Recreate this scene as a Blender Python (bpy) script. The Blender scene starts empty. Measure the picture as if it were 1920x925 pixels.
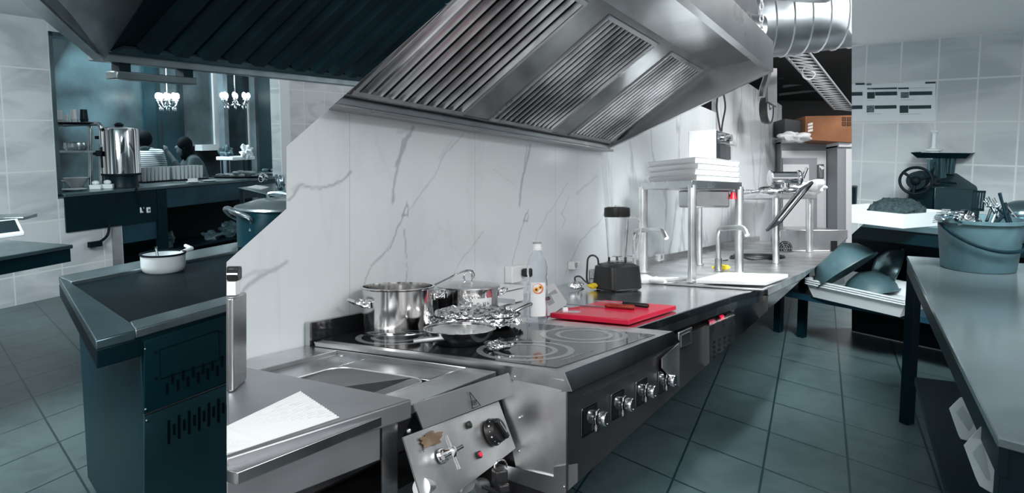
import bpy, bmesh, math, random
import numpy as np
from mathutils import Vector as V, Matrix, noise
random.seed(7)
C = bpy.context; SC = C.scene; COL = SC.collection
F = 1360.0; CX = 960.0; HY = 380.0; EYE = 1.308          # focal length and horizon in pixels of the 1920x925 frame
# ------------------------------------------------------------------ camera, world, lights
cd = bpy.data.cameras.new('camera'); cam = bpy.data.objects.new('camera', cd); COL.objects.link(cam)
cd.sensor_width = 36; cd.lens = F/1920*36; cd.shift_y = -(462.5-HY)/1920; cd.clip_start = .05
cam.location = (0, 0, EYE); cam.rotation_euler = (math.pi/2, 0, 0); SC.camera = cam
SC.view_settings.view_transform = 'Standard'; SC.view_settings.look = 'None'
SC.view_settings.gamma = 1; SC.view_settings.exposure = 0.0
SC.view_settings.use_curve_mapping = False
w = bpy.data.worlds.new('world'); SC.world = w; w.use_nodes = True
nt = w.node_tree; bg = nt.nodes['Background']
tc = nt.nodes.new('ShaderNodeTexCoord'); mp = nt.nodes.new('ShaderNodeMapping'); mp.inputs['Scale'].default_value = (1.7, 1.7, .8)
nz = nt.nodes.new('ShaderNodeTexNoise'); nz.inputs['Scale'].default_value = 1.6; nz.inputs['Detail'].default_value = 2
cr = nt.nodes.new('ShaderNodeValToRGB')
cr.color_ramp.elements[0].position = .40; cr.color_ramp.elements[0].color = (.07, .073, .078, 1)
cr.color_ramp.elements[1].position = .62; cr.color_ramp.elements[1].color = (1.0, 1.02, 1.05, 1)
nt.links.new(tc.outputs['Generated'], mp.inputs[0]); nt.links.new(mp.outputs[0], nz.inputs[0])
nt.links.new(nz.outputs[0], cr.inputs[0]); nt.links.new(cr.outputs[0], bg.inputs[0]); bg.inputs[1].default_value = 0.80
def area(name, loc, aim, size, power, col=(1, 1, 1)):
    l = bpy.data.lights.new(name, 'AREA'); l.shape = 'RECTANGLE'; l.size, l.size_y = size; l.energy = power; l.color = col
    o = bpy.data.objects.new(name, l); COL.objects.link(o); o.location = loc
    if name == 'right_wall_fill': l.spread = math.radians(88)
    if name == 'floor_fill': l.spread = math.radians(85)
    o.rotation_euler = (V(aim)-V(loc)).to_track_quat('-Z', 'Y').to_euler(); return o
area('cooking_line_fill', (2.2, .6, 3.0), (0.6, 3.2, 1.1), (2.0, .7), 52)  # added fill from above to brighten the marble and cooking line, no fitting there
area('camera_side_fill', (-1.6, -1.8, 2.4), (0.2, 2.2, 1.0), (2.4, 1.8), 40)  # soft fill added behind the camera for the steel panels, no window known
area('far_wall_fill', (3.6, 5.2, 3.3), (2.4, 7.4, 1.4), (1.2, .8), 88)  # extra light put in to whiten the far marble wall
area('left_wall_fill', (-2.7, 2.4, 2.5), (-3.5, 5.8, 1.5), (1.2, .8), 135, (.93, 1, 1))  # unseen fill added to lift the pale tiled wall at left
area('griddle_fill', (-1.0, .4, 2.1), (-.8, 2.5, .4), (.7, .5), 16, (.93, 1, 1))  # added fill outside the view, lightens the griddle front
area('right_wall_fill', (1.9, 2.0, 2.5), (2.7, 4.9, 1.5), (1.2, .6), 78, (.95, 1, 1))  # invented light that brightens the right tile wall and long table
area('floor_fill', (2.3, 3.3, 3.0), (2.2, 3.5, 0), (1.3, 1.3), 140, (.9, 1, 1))  # fill pointed down, put in to lift the dark floor tiles
area('dining_fill', (-5.2, 9.2, 3.3), (-3.4, 11.8, 1.6), (1.6, .8), 110, (.8, .95, 1))  # added area light lifting the dining room, separate from its chandeliers

# ------------------------------------------------------------------ the two rooms' frames
PITCH = math.atan((HY-247.0)/F)
class World:                                              # front kitchen: level, eye height 1.308
    T = Matrix.Identity(4); eye = V((0, 0, EYE))
    def ray(s, px, py): return V(((px-CX)/F, 1, -(py-HY)/F))
    def P(s, px, py, D): return s.eye+s.ray(px, py)*D
    def H(s, px, py, z): r = s.ray(px, py); return s.eye+r*((z-s.eye.z)/r.z)
    def pl(s, px, py, p, n): r = s.ray(px, py); return s.eye+r*((V(p)-s.eye).dot(n)/r.dot(n))
    def W(s, px, py, fr, t): return s.pl(px, py, fr.P(0, t, 0), V((fr.n.x, fr.n.y, 0)))
class Back(World):                                        # rear kitchen: its floor is a gentle ramp (5.6 degrees)
    def __init__(s):
        s.eye = V((0, 0, 1.45))
        s.T = Matrix.Translation((0, 0, EYE)) @ Matrix.Rotation(PITCH, 4, 'X') @ Matrix.Translation((0, 0, -1.45))
        s.R = Matrix.Rotation(-PITCH, 3, 'X')
    def ray(s, px, py): return s.R @ V(((px-CX)/F, 1, -(py-HY)/F))
A = World(); B = Back()
class Fr:                                                 # plan frame: s along u, t along n
    def __init__(s, o, u, n=None):
        s.o = V((o[0], o[1], 0)); s.u = V((u[0], u[1], 0)).normalized()
        s.n = V((s.u.y, -s.u.x, 0)) if n is None else V((n[0], n[1], 0)).normalized()
    def P(f, s, t, z): p = f.o+f.u*s+f.n*t; return V((p.x, p.y, z))
    def st(f, p): d = V((p.x, p.y, 0))-f.o; return d.dot(f.u), d.dot(f.n)
    @property
    def ang(s): return math.atan2(s.u.y, s.u.x)
# ------------------------------------------------------------------ mesh accumulator
def axm(n): return V(n).to_track_quat('Z', 'Y').to_matrix()
class M:
    def __init__(s): s.v = []; s.f = []
    def add(s, vs, fs): b = len(s.v); s.v += [V(q) for q in vs]; s.f += [tuple(i+b for i in f) for f in fs]; return s
    def hexa(s, p): return s.add(p, [(3,2,1,0),(4,5,6,7),(0,1,5,4),(1,2,6,5),(2,3,7,6),(3,0,4,7)])
    def prism(s, poly, z0, z1):
        n = len(poly); vs = [V((p[0], p[1], z0)) for p in poly]+[V((p[0], p[1], z1)) for p in poly]
        return s.add(vs, [tuple(range(n))[::-1], tuple(range(n, 2*n))]+[(i, (i+1)%n, (i+1)%n+n, i+n) for i in range(n)])
    def extr(s, poly, d):
        n = len(poly); d = V(d); vs = [V(p) for p in poly]+[V(p)+d for p in poly]
        return s.add(vs, [tuple(range(n))[::-1], tuple(range(n, 2*n))]+[(i, (i+1)%n, (i+1)%n+n, i+n) for i in range(n)])
    def fbox(s, fr, s0, s1, t0, t1, z0, z1):
        return s.hexa([fr.P(a, b, z) for z in (z0, z1) for a, b in ((s0,t0),(s1,t0),(s1,t1),(s0,t1))])
    def box(s, c, d, rz=0, R=None):
        R = R or Matrix.Rotation(rz, 3, 'Z'); c = V(c)
        return s.hexa([c+R@V((x*d[0]/2, y*d[1]/2, z*d[2]/2)) for z in (-1, 1) for x, y in ((-1,-1),(1,-1),(1,1),(-1,1))])
    def tube(s, pts, r, n=8, closed=False):
        pts = [V(p) for p in pts]; m = len(pts); R = r if isinstance(r, (list, tuple)) else [r]*m
        b = len(s.v); up = None
        for i, p in enumerate(pts):
            if closed: t = pts[(i+1)%m]-pts[i-1]
            else: t = pts[min(i+1, m-1)]-pts[max(i-1, 0)]
            t.normalize()
            if up is None: up = V((0, 0, 1)) if abs(t.z) < .9 else V((1, 0, 0))
            x = t.cross(up); x = x.normalized() if x.length > 1e-6 else t.orthogonal().normalized()
            y = x.cross(t).normalized(); up = y
            for k in range(n):
                a = 2*math.pi*k/n; s.v.append(p+(x*math.cos(a)+y*math.sin(a))*R[i])
        for i in range(m if closed else m-1):
            j = (i+1) % m
            for k in range(n): s.f.append((b+i*n+k, b+i*n+(k+1)%n, b+j*n+(k+1)%n, b+j*n+k))
        if not closed:
            s.f.append(tuple(b+k for k in range(n))[::-1]); s.f.append(tuple(b+(m-1)*n+k for k in range(n)))
        return s
    def lathe(s, prof, c, n=40, R=None, closed=False, sx=1, sy=1):
        c = V(c); b = len(s.v); m = len(prof)
        for r, z in prof:
            for k in range(n):
                a = 2*math.pi*k/n; q = V((max(r, 1e-5)*math.cos(a)*sx, max(r, 1e-5)*math.sin(a)*sy, z)); s.v.append(c+(R@q if R else q))
        for i in range(m if closed else m-1):
            j = (i+1) % m
            for k in range(n): s.f.append((b+i*n+k, b+i*n+(k+1)%n, b+j*n+(k+1)%n, b+j*n+k))
        if not closed:
            s.f.append(tuple(b+k for k in range(n))[::-1]); s.f.append(tuple(b+(m-1)*n+k for k in range(n)))
        return s
    def cyl(s, a, b, r, n=16, r2=None):
        a = V(a); b = V(b); return s.lathe([(r, 0), (r if r2 is None else r2, (b-a).length)], a, n, axm(b-a))
    def ell(s, c, r, n=16, R=None):
        pr = [(math.sin(math.pi*i/n), -math.cos(math.pi*i/n)) for i in range(n+1)]; b = len(s.v)
        s.lathe(pr, (0, 0, 0), n+4)
        for i in range(b, len(s.v)):
            q = s.v[i]; q = V((q.x*r[0], q.y*r[1], q.z*r[2])); s.v[i] = V(c)+(R@q if R else q)
        return s
    def ring(s, c, r0, r1, h, n=48, R=None): return s.lathe([(r0, 0), (r1, 0), (r1, h), (r0, h)], c, n, R, closed=True)
def arc(c, r, a0, a1, n, x=V((1,0,0)), y=V((0,0,1))):
    return [V(c)+(V(x)*math.cos(a0+(a1-a0)*i/n)+V(y)*math.sin(a0+(a1-a0)*i/n))*r for i in range(n+1)]
def smooth_path(pts, k=4):
    pts = [V(p) for p in pts]; out = []
    for i in range(len(pts)-1):
        p0 = pts[max(i-1, 0)]; p1 = pts[i]; p2 = pts[i+1]; p3 = pts[min(i+2, len(pts)-1)]
        for j in range(k):
            t = j/k; out.append(.5*((2*p1)+(p2-p0)*t+(2*p0-5*p1+4*p2-p3)*t*t+(3*p1-p0-3*p2+p3)*t**3))
    return out+[pts[-1]]
# ------------------------------------------------------------------ collage cut lines of the front kitchen's set
def cut(p, q, keep):
    a = A.ray(*p); b = A.ray(*q); n = a.cross(b).normalized()
    if A.ray(*keep).dot(n) < 0: n = -n
    return n
K_L1 = cut((848, 0), (537, 275), (900, 200)); K_V1 = cut((425, 500), (425, 900), (600, 700))
K_L3 = cut((1060, 925), (1597, 440), (1000, 600)); K_V2 = cut((1597, 0), (1597, 400), (1400, 200))
# ------------------------------------------------------------------ objects
def mesh_obj(name, m, mt, org, rz, T, parent, bev=0, sm=40, cuts=(), bseg=2, mod=None):
    R = Matrix.Rotation(-rz, 3, 'Z'); org = V(org)
    vs = [R@(q-org) for q in m.v]
    me = bpy.data.meshes.new(name); me.from_pydata(vs, [], m.f)
    bm = bmesh.new(); bm.from_mesh(me)
    for n in cuts:
        Ml = (Matrix.Translation(org) @ Matrix.Rotation(rz, 4, 'Z')).inverted() @ T.inverted()
        co = Ml @ V((0, 0, EYE)); no = Ml.to_3x3() @ n
        g = bm.verts[:]+bm.edges[:]+bm.faces[:]
        bmesh.ops.bisect_plane(bm, geom=g, plane_co=co, plane_no=-no, clear_outer=True)
        be = [e for e in bm.edges if e.is_boundary]
        if be:
            try: bmesh.ops.holes_fill(bm, edges=be, sides=0)
            except Exception: pass
    bmesh.ops.recalc_face_normals(bm, faces=bm.faces[:]); bm.to_mesh(me); bm.free()
    if sm is not None:
        me.polygons.foreach_set('use_smooth', [True]*len(me.polygons)); me.set_sharp_from_angle(angle=math.radians(sm))
    for x in (mt if isinstance(mt, (list, tuple)) else [mt]): me.materials.append(x)
    o = bpy.data.objects.new(name, me); COL.objects.link(o)
    if parent: o.parent = parent
    if bev:
        b = o.modifiers.new('bevel', 'BEVEL'); b.width = bev; b.segments = bseg; b.limit_method = 'ANGLE'; b.angle_limit = math.radians(45); b.harden_normals = False
    return o
class Thing:
    def __init__(s, name, label, cat, org=(0, 0, 0), fr=A, rz=0, group=None, local=False):
        s.o = bpy.data.objects.new(name, None); COL.objects.link(s.o); s.o.empty_display_size = .05
        s.org = V(org); s.rz = rz; s.fr = fr; s.local = local
        s.o.matrix_world = fr.T @ Matrix.Translation(s.org) @ Matrix.Rotation(rz, 4, 'Z')
        s.o['label'] = label; s.o['category'] = cat
        if group: s.o['group'] = group
    def part(s, name, m, mt, parent=None, label=None, kind=None, **k):
        lo, lr = (V((0,0,0)), 0) if s.local else (s.org, s.rz)
        o = mesh_obj(name, m, mt, lo, lr, s.fr.T, parent or s.o, **k)
        if label: o['label'] = label
        if kind: o['kind'] = kind
        return o
def solo(name, m, mt, label, cat, org=None, fr=A, rz=0, group=None, kind=None, local=False, **k):
    if org is None: org = V((sum(q.x for q in m.v)/len(m.v), sum(q.y for q in m.v)/len(m.v), min(q.z for q in m.v)))
    o = mesh_obj(name, m, mt, (0,0,0) if local else org, 0 if local else rz, fr.T, None, **k)
    o.matrix_world = fr.T @ Matrix.Translation(V(org)) @ Matrix.Rotation(rz, 4, 'Z')
    if kind == 'structure': o['kind'] = kind; o['label'] = label; return o
    o['label'] = label; o['category'] = cat
    if group: o['group'] = group
    if kind: o['kind'] = kind
    return o
def dup(root, fr, loc, rz, label, scale=1):
    r = root.copy(); COL.objects.link(r); r.matrix_world = fr.T @ Matrix.Translation(V(loc)) @ Matrix.Rotation(rz, 4, 'Z') @ Matrix.Scale(scale, 4)
    r['label'] = label
    for ch in list(root.children):
        c = ch.copy(); COL.objects.link(c); c.parent = r
        for g in list(ch.children):
            d = g.copy(); COL.objects.link(d); d.parent = c
    return r
# ------------------------------------------------------------------ materials
def nn(t, ty, **k):
    n = t.nodes.new(ty)
    for a, b in k.items(): setattr(n, a, b)
    return n
def mat(name, col, rough=.5, metal=0, var=0, vs=8, bump=0, bs=30, stretch=(1,1,1), spec=None, trans=0, ior=1.45, emit=None, coat=0, rvar=0, alpha=1, vcol=None):
    m = bpy.data.materials.new(name); m.use_nodes = True; t = m.node_tree; p = t.nodes['Principled BSDF']
    p.inputs['Base Color'].default_value = (*col, 1); p.inputs['Roughness'].default_value = rough; p.inputs['Metallic'].default_value = metal
    if spec is not None: p.inputs['Specular IOR Level'].default_value = spec
    if trans: p.inputs['Transmission Weight'].default_value = trans; p.inputs['IOR'].default_value = ior
    if coat: p.inputs['Coat Weight'].default_value = coat; p.inputs['Coat Roughness'].default_value = .05
    if emit: p.inputs['Emission Color'].default_value = (*emit[:3], 1); p.inputs['Emission Strength'].default_value = emit[3]
    if alpha < 1: p.inputs['Alpha'].default_value = alpha
    if var or bump or rvar:
        tc = nn(t, 'ShaderNodeTexCoord'); mp = nn(t, 'ShaderNodeMapping'); mp.inputs['Scale'].default_value = stretch
        t.links.new(tc.outputs['Object'], mp.inputs[0])
    if var:
        n = nn(t, 'ShaderNodeTexNoise'); n.inputs['Scale'].default_value = vs; n.inputs['Detail'].default_value = 6
        t.links.new(mp.outputs[0], n.inputs[0]); r = nn(t, 'ShaderNodeValToRGB'); t.links.new(n.outputs[0], r.inputs[0])
        c2 = vcol or tuple(c*(1-var) for c in col); r.color_ramp.elements[0].position = .35; r.color_ramp.elements[1].position = .65
        r.color_ramp.elements[0].color = (*c2, 1); r.color_ramp.elements[1].color = (*[min(1, c*(1+var*.5)) for c in col], 1)
        t.links.new(r.outputs[0], p.inputs['Base Color'])
    if rvar:
        n = nn(t, 'ShaderNodeTexNoise'); n.inputs['Scale'].default_value = 5; n.inputs['Detail'].default_value = 5
        t.links.new(mp.outputs[0], n.inputs[0]); r = nn(t, 'ShaderNodeMapRange'); r.inputs['To Min'].default_value = max(.03, rough-rvar); r.inputs['To Max'].default_value = rough+rvar
        t.links.new(n.outputs[0], r.inputs[0]); t.links.new(r.outputs[0], p.inputs['Roughness'])
    if bump:
        n = nn(t, 'ShaderNodeTexNoise'); n.inputs['Scale'].default_value = bs; n.inputs['Detail'].default_value = 3
        t.links.new(mp.outputs[0], n.inputs[0]); b = nn(t, 'ShaderNodeBump'); b.inputs['Strength'].default_value = bump; b.inputs['Distance'].default_value = .01
        t.links.new(n.outputs[0], b.inputs['Height']); t.links.new(b.outputs[0], p.inputs['Normal'])
    return m
def teal(v, k=1.0):                                       # the rear kitchen's blue-green grey scale
    return (v*.62*k, v*.92*k, v*k)
def tiles(name, c1, c2, line, ox, oz, wx, wz, lw=.004, rough=.3, vscale=3, M2=None, bump=0, slant=(1, 1, 3)):
    """stone tiles: grout lines on a grid in object x/z (or through the 2x2 matrix M2 on x/y for floors)"""
    m = bpy.data.materials.new(name); m.use_nodes = True; t = m.node_tree; p = t.nodes['Principled BSDF']; p.inputs['Roughness'].default_value = rough
    tc = nn(t, 'ShaderNodeTexCoord'); sx = nn(t, 'ShaderNodeSeparateXYZ'); t.links.new(tc.outputs['Object'], sx.inputs[0])
    def mth(op, a, b=None):
        n = nn(t, 'ShaderNodeMath', operation=op)
        for i, q in enumerate((a, b)):
            if q is None: continue
            if isinstance(q, (int, float)): n.inputs[i].default_value = q
            else: t.links.new(q, n.inputs[i])
        return n.outputs[0]
    def dist(u): f = mth('FRACT', u); return mth('MINIMUM', f, mth('SUBTRACT', 1.0, f))
    if M2 is not None:
        x = mth('SUBTRACT', sx.outputs[0], ox); y = mth('SUBTRACT', sx.outputs[1], oz)
        u = mth('ADD', mth('MULTIPLY', x, M2[0][0]), mth('MULTIPLY', y, M2[0][1])); v = mth('ADD', mth('MULTIPLY', x, M2[1][0]), mth('MULTIPLY', y, M2[1][1]))
        du, dv = dist(u), dist(v); lu, lv = lw/wx, lw/wz
    else:
        u = mth('DIVIDE', mth('SUBTRACT', sx.outputs[0], ox), wx); v = mth('DIVIDE', mth('SUBTRACT', sx.outputs[2], oz), wz)
        du, dv = dist(u), dist(v); lu, lv = lw/wx/2, lw/wz/2
    g = mth('MAXIMUM', mth('LESS_THAN', du, lu), mth('LESS_THAN', dv, lv))
    mp = nn(t, 'ShaderNodeMapping'); mp.inputs['Scale'].default_value = slant; mp.inputs['Rotation'].default_value = (0, .5, 0); t.links.new(tc.outputs['Object'], mp.inputs[0])
    n = nn(t, 'ShaderNodeTexNoise'); n.inputs['Scale'].default_value = vscale; n.inputs['Detail'].default_value = 8; n.inputs['Distortion'].default_value = .8
    t.links.new(mp.outputs[0], n.inputs[0]); r = nn(t, 'ShaderNodeValToRGB'); r.color_ramp.elements[0].position = .38; r.color_ramp.elements[1].position = .55
    r.color_ramp.elements[0].color = (*c2, 1); r.color_ramp.elements[1].color = (*c1, 1); t.links.new(n.outputs[0], r.inputs[0])
    mx = nn(t, 'ShaderNodeMix', data_type='RGBA'); t.links.new(g, mx.inputs[0]); t.links.new(r.outputs[0], mx.inputs[6]); mx.inputs[7].default_value = (*line, 1)
    t.links.new(mx.outputs[2], p.inputs['Base Color'])
    if bump:
        b = nn(t, 'ShaderNodeBump'); b.inputs['Strength'].default_value = bump; b.inputs['Distance'].default_value = .002
        n2 = nn(t, 'ShaderNodeTexNoise'); n2.inputs['Scale'].default_value = 90; t.links.new(tc.outputs['Object'], n2.inputs[0])
        t.links.new(n2.outputs[0], b.inputs['Height']); t.links.new(b.outputs[0], p.inputs['Normal'])
    return m
steel = mat('brushed_steel', (.60, .61, .62), .26, 1, var=.18, vs=5, bump=.10, bs=5, rvar=.10)
steel_l = mat('light_brushed_steel', (.86, .87, .88), .34, 1, var=.32, vs=5, bump=.08, bs=5, rvar=.08)
steel_m = mat('matte_steel_top', (.50, .51, .53), .42, 1, var=.15, vs=4, bump=.03, bs=8, rvar=.06)
steel_d = mat('dark_polished_steel', (.26, .265, .275), .20, 1, var=.35, vs=3, bump=.15, bs=4, rvar=.08)
hoodsteel = mat('hood_steel', (.40, .405, .415), .30, 1, var=.25, vs=2, bump=.15, bs=3, rvar=.1)
filt = mat('grease_filter_steel', (.66, .665, .675), .27, 1, var=.5, vs=3.2, bump=.1, bs=4, vcol=(.26, .262, .27))
chrome = mat('chrome', (.80, .80, .81), .09, 1)
potsteel = mat('pot_steel', (.72, .71, .70), .11, 1, var=.15, vs=3, bump=.05, bs=3)
alum = mat('knob_aluminium', (.82, .83, .84), .22, 1)
ductm = mat('duct_zinc', (.55, .57, .59), .33, 1, var=.25, vs=4, bump=.2, bs=6)
foil = mat('aluminium_foil', (.82, .83, .84), .16, 1, bump=1.0, bs=45)
black = mat('black_plastic', (.012, .012, .013), .35)
blackm = mat('black_matte', (.006, .006, .007), .8)
glassblk = mat('black_ceramic_glass', (.012, .013, .015), .06, 0, spec=.75)
zone = mat('cooking_zone_print', (.20, .21, .22), .1)
ddark = mat('dark_steel_front', (.17, .17, .18), .3, .85, var=.3, vs=3)
white = mat('white_plastic', (.80, .81, .82), .35)
whiteb = mat('white_board', (.86, .87, .88), .3)
paper = mat('white_paper', (.80, .80, .80), .8)
red = mat('red_board', (.62, .008, .045), .32)
redlamp = mat('red_indicator', (.5, .01, .05), .2, emit=(1, .02, .08, .6))
greenlamp = mat('dark_green_indicator', (.02, .06, .035), .2)
glass = mat('clear_glass', (1, 1, 1), .02, trans=1, ior=1.2)
petg = mat('clear_bottle_plastic', (.96, .98, 1), .03, trans=1, ior=1.12)
card = mat('cardboard', (.30, .125, .055), .8, var=.25, vs=3)
orange = mat('orange_label', (.9, .22, .02), .5)
yellow = mat('yellow_plastic', (.85, .60, .02), .4)
woodred = mat('red_brown_wood', (.30, .035, .02), .35, var=.5, vs=40, stretch=(1, 6, 6))
cloth = mat('paper_towel', (.78, .79, .80), .9)
grey = mat('grey_panel', (.30, .32, .34), .45)
cream = mat('white_panel', (.74, .75, .77), .5)
# rear kitchen, photographed in blue-green tones
b_wh = mat('rear_white', (.70, .77, .80), .5); b_wh2 = mat('rear_white_glossy', (.72, .80, .83), .22)
b_dk = mat('rear_dark_panel', (.0008, .0135, .0205), .42, var=.3, vs=3, spec=.18)
b_blk = mat('rear_black', (.0004, .0065, .0100), .6, spec=.15)
b_bl = mat('rear_blue_panel', (.005, .038, .062), .4, var=.3, vs=4)
b_st = mat('rear_steel', (.15, .24, .27), .28, .9, var=.3, vs=4, bump=.15, bs=5)
b_stl = mat('rear_light_steel', (.36, .45, .48), .25, .9, var=.3, vs=5, bump=.15, bs=5)
b_chr = mat('rear_chrome', (.62, .70, .73), .08, 1)
b_gr = mat('rear_grey_plastic', (.055, .115, .135), .5, var=.15, vs=20)
b_box = mat('rear_griddle_body', (.003, .040, .058), .40, 0, var=.3, vs=2, spec=.3)
b_plate = mat('rear_griddle_plate', (.0006, .009, .014), .5, var=.3, vs=3, spec=.15)
b_hair = mat('dark_hair', (.0008, .004, .006), .8, spec=.1); b_skin = mat('rear_skin', (.10, .15, .17), .6)
b_shirt = mat('rear_grey_knit', (.05, .085, .10), .9, var=.2, vs=60)
b_bulb = mat('lit_bulb', (1, 1, 1), .4, emit=(.85, .97, 1, 9))
b_meat = mat('minced_meat', (.025, .055, .065), .7, var=.6, vs=60, bump=1, bs=90)
b_glass = mat('rear_glass', (.9, .97, 1), .03, trans=1, ior=1.2)
# ================================================================== FRONT KITCHEN: setting
P0 = A.H(593, 639, .90)
ua = V((780, F, 0)).normalized(); na = V((ua.y, -ua.x, 0))
WA = Fr(P0-na*.03, ua, na)
def ST(px, py, z): return WA.st(A.H(px, py, z))
def swall(px):                                            # s where the ray of column px meets the wall
    return WA.st(A.W(px, 300, WA, 0))[0]
def szw(px, py): p = A.W(px, py, WA, 0); return WA.st(p)[0], p.z
# marble wall: outline, thickness, and a fine grid front carrying the veins of the slabs
wp = [szw(425, 760), szw(425, 492), szw(537, 392), szw(537, 275), szw(848, 0)]
s_r = swall(1466); ztop = szw(1407, 159)[1]
s_up = wp[-1][0]
outline = wp+[(s_up+.02, 2.09), (2.6, 2.09), (4.2, 2.09), (szw(1345, 168)[0], 2.09), (szw(1346, 168)[0], ztop), (s_r, ztop), (s_r, .12), (2.6, .12), (1.2, .3)]
mw = M(); n_ = len(outline); fr_ = [WA.P(s, -.001, z) for s, z in outline]; bk_ = [WA.P(s+(.085 if i < 5 else 0), -.05, z-(.02 if i in (1, 2, 3) else 0)) for i, (s, z) in enumerate(outline)]
mw.add(fr_+bk_, [tuple(range(n_))[::-1], tuple(range(n_, 2*n_))]+[(i, (i+1)%n_, (i+1)%n_+n_, i+n_) for i in range(n_)])
wall_mat = bpy.data.materials.new('white_veined_marble'); wall_mat.use_nodes = True
t = wall_mat.node_tree; p = t.nodes['Principled BSDF']; p.inputs['Roughness'].default_value = .16
at = nn(t, 'ShaderNodeAttribute', attribute_name='vein'); tc = nn(t, 'ShaderNodeTexCoord')
mp = nn(t, 'ShaderNodeMapping'); mp.inputs['Rotation'].default_value = (0, -.9, 0); mp.inputs['Scale'].default_value = (1, 1, .35); t.links.new(tc.outputs['Object'], mp.inputs[0])
n1 = nn(t, 'ShaderNodeTexNoise'); n1.inputs['Scale'].default_value = 1.7; n1.inputs['Detail'].default_value = 7; n1.inputs['Distortion'].default_value = .5; t.links.new(mp.outputs[0], n1.inputs[0])
a1 = nn(t, 'ShaderNodeMath', operation='SUBTRACT'); t.links.new(n1.outputs[0], a1.inputs[0]); a1.inputs[1].default_value = .5
a2 = nn(t, 'ShaderNodeMath', operation='ABSOLUTE'); t.links.new(a1.outputs[0], a2.inputs[0])
r1 = nn(t, 'ShaderNodeValToRGB'); r1.color_ramp.elements[0].position = 0; r1.color_ramp.elements[0].color = (.55,)*3+(1,); r1.color_ramp.elements[1].position = .022; r1.color_ramp.elements[1].color = (0, 0, 0, 1); t.links.new(a2.outputs[0], r1.inputs[0])
sx = nn(t, 'ShaderNodeSeparateXYZ'); t.links.new(tc.outputs['Object'], sx.inputs[0])
far = nn(t, 'ShaderNodeMapRange'); far.inputs['From Min'].default_value = 1.9; far.inputs['From Max'].default_value = 2.6; far.inputs['To Min'].default_value = .12; t.links.new(sx.outputs[0], far.inputs[0])
a3 = nn(t, 'ShaderNodeMath', operation='MULTIPLY'); t.links.new(r1.outputs[0], a3.inputs[0]); t.links.new(far.outputs[0], a3.inputs[1])
a4 = nn(t, 'ShaderNodeMath', operation='ADD', use_clamp=True); t.links.new(a3.outputs[0], a4.inputs[0]); t.links.new(at.outputs['Fac'], a4.inputs[1])
n2 = nn(t, 'ShaderNodeTexNoise'); n2.inputs['Scale'].default_value = 2.2; n2.inputs['Detail'].default_value = 4; t.links.new(mp.outputs[0], n2.inputs[0])
bc = nn(t, 'ShaderNodeMix', data_type='RGBA'); t.links.new(n2.outputs[0], bc.inputs[0]); bc.inputs[6].default_value = (.60, .645, .662, 1); bc.inputs[7].default_value = (.715, .748, .76, 1)
vc = nn(t, 'ShaderNodeMix', data_type='RGBA'); t.links.new(a4.outputs[0], vc.inputs[0]); t.links.new(bc.outputs[2], vc.inputs[6]); vc.inputs[7].default_value = (.235, .245, .275, 1)
jx = nn(t, 'ShaderNodeMath', operation='SUBTRACT'); t.links.new(sx.outputs[0], jx.inputs[0]); jx.inputs[1].default_value = swall(655)
jd = nn(t, 'ShaderNodeMath', operation='DIVIDE'); t.links.new(jx.outputs[0], jd.inputs[0]); jd.inputs[1].default_value = .735
jf = nn(t, 'ShaderNodeMath', operation='FRACT'); t.links.new(jd.outputs[0], jf.inputs[0])
jl = nn(t, 'ShaderNodeMath', operation='LESS_THAN'); t.links.new(jf.outputs[0], jl.inputs[0]); jl.inputs[1].default_value = .0045
jm = nn(t, 'ShaderNodeMath', operation='MULTIPLY'); t.links.new(jl.outputs[0], jm.inputs[0]); jm.inputs[1].default_value = .6
jc = nn(t, 'ShaderNodeMix', data_type='RGBA'); t.links.new(jm.outputs[0], jc.inputs[0]); t.links.new(vc.outputs[2], jc.inputs[6]); jc.inputs[7].default_value = (.40, .41, .43, 1)
t.links.new(jc.outputs[2], p.inputs['Base Color'])
VEINS = [  # pixel path, width px, strength
 ([(537,372),(552,352),(563,343),(583,350),(603,351),(625,344),(641,337),(655,322)], 5, .6), ([(545,352),(556,344),(575,347)], 9, .25),
 ([(425,580),(440,562),(456,545),(475,527),(500,512),(522,500),(537,487)], 9, .50), ([(432,533),(452,522),(480,511),(505,507)], 7, .28), ([(490,515),(515,507),(528,497),(535,486)], 5, .35),
 ([(775,236),(762,258),(757,280),(748,305),(743,330),(738,355),(737,378)], 8, .55), ([(748,250),(757,246),(773,243)], 7, .25), ([(757,262),(753,292),(742,310)], 4, .6),
 ([(762,380),(757,392),(753,405),(762,408),(765,395),(761,382)], 4, .7), ([(755,407),(748,425),(742,440),(733,462),(712,480),(698,500),(688,525),(682,550)], 3.5, .55), ([(757,430),(763,455),(764,480),(760,510),(757,535)], 3, .55), ([(742,440),(718,475),(700,498)], 6, .25),
 ([(868,252),(850,275),(836,290),(815,325),(790,362),(768,392)], 3.5, .32), ([(850,260),(838,280),(825,300)], 7, .12),
 ([(993,275),(990,295),(986,315),(978,335),(976,355),(974,385)], 7, .55), ([(988,275),(985,300),(979,340)], 3, .7),
 ([(992,390),(986,402),(982,415),(989,413),(991,400)], 3.5, .65), ([(983,415),(975,440),(970,460),(962,492),(955,525)], 3, .5),
 ([(905,430),(885,462),(868,485),(850,515),(835,535)], 3, .3), ([(1064,345),(1045,375),(1026,405),(1012,430),(1005,455)], 3, .3),
 ([(1066,370),(1058,392),(1052,400),(1060,412),(1053,425)], 4, .3), ([(1140,395),(1115,425),(1090,450),(1075,480),(1060,515)], 4, .35), ([(1120,330),(1095,350),(1080,365)], 4, .25),
 ([(925,320),(950,335),(965,345)], 3, .15), ([(700,250),(720,300),(735,340)], 3, .1)]
segs = []
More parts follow.
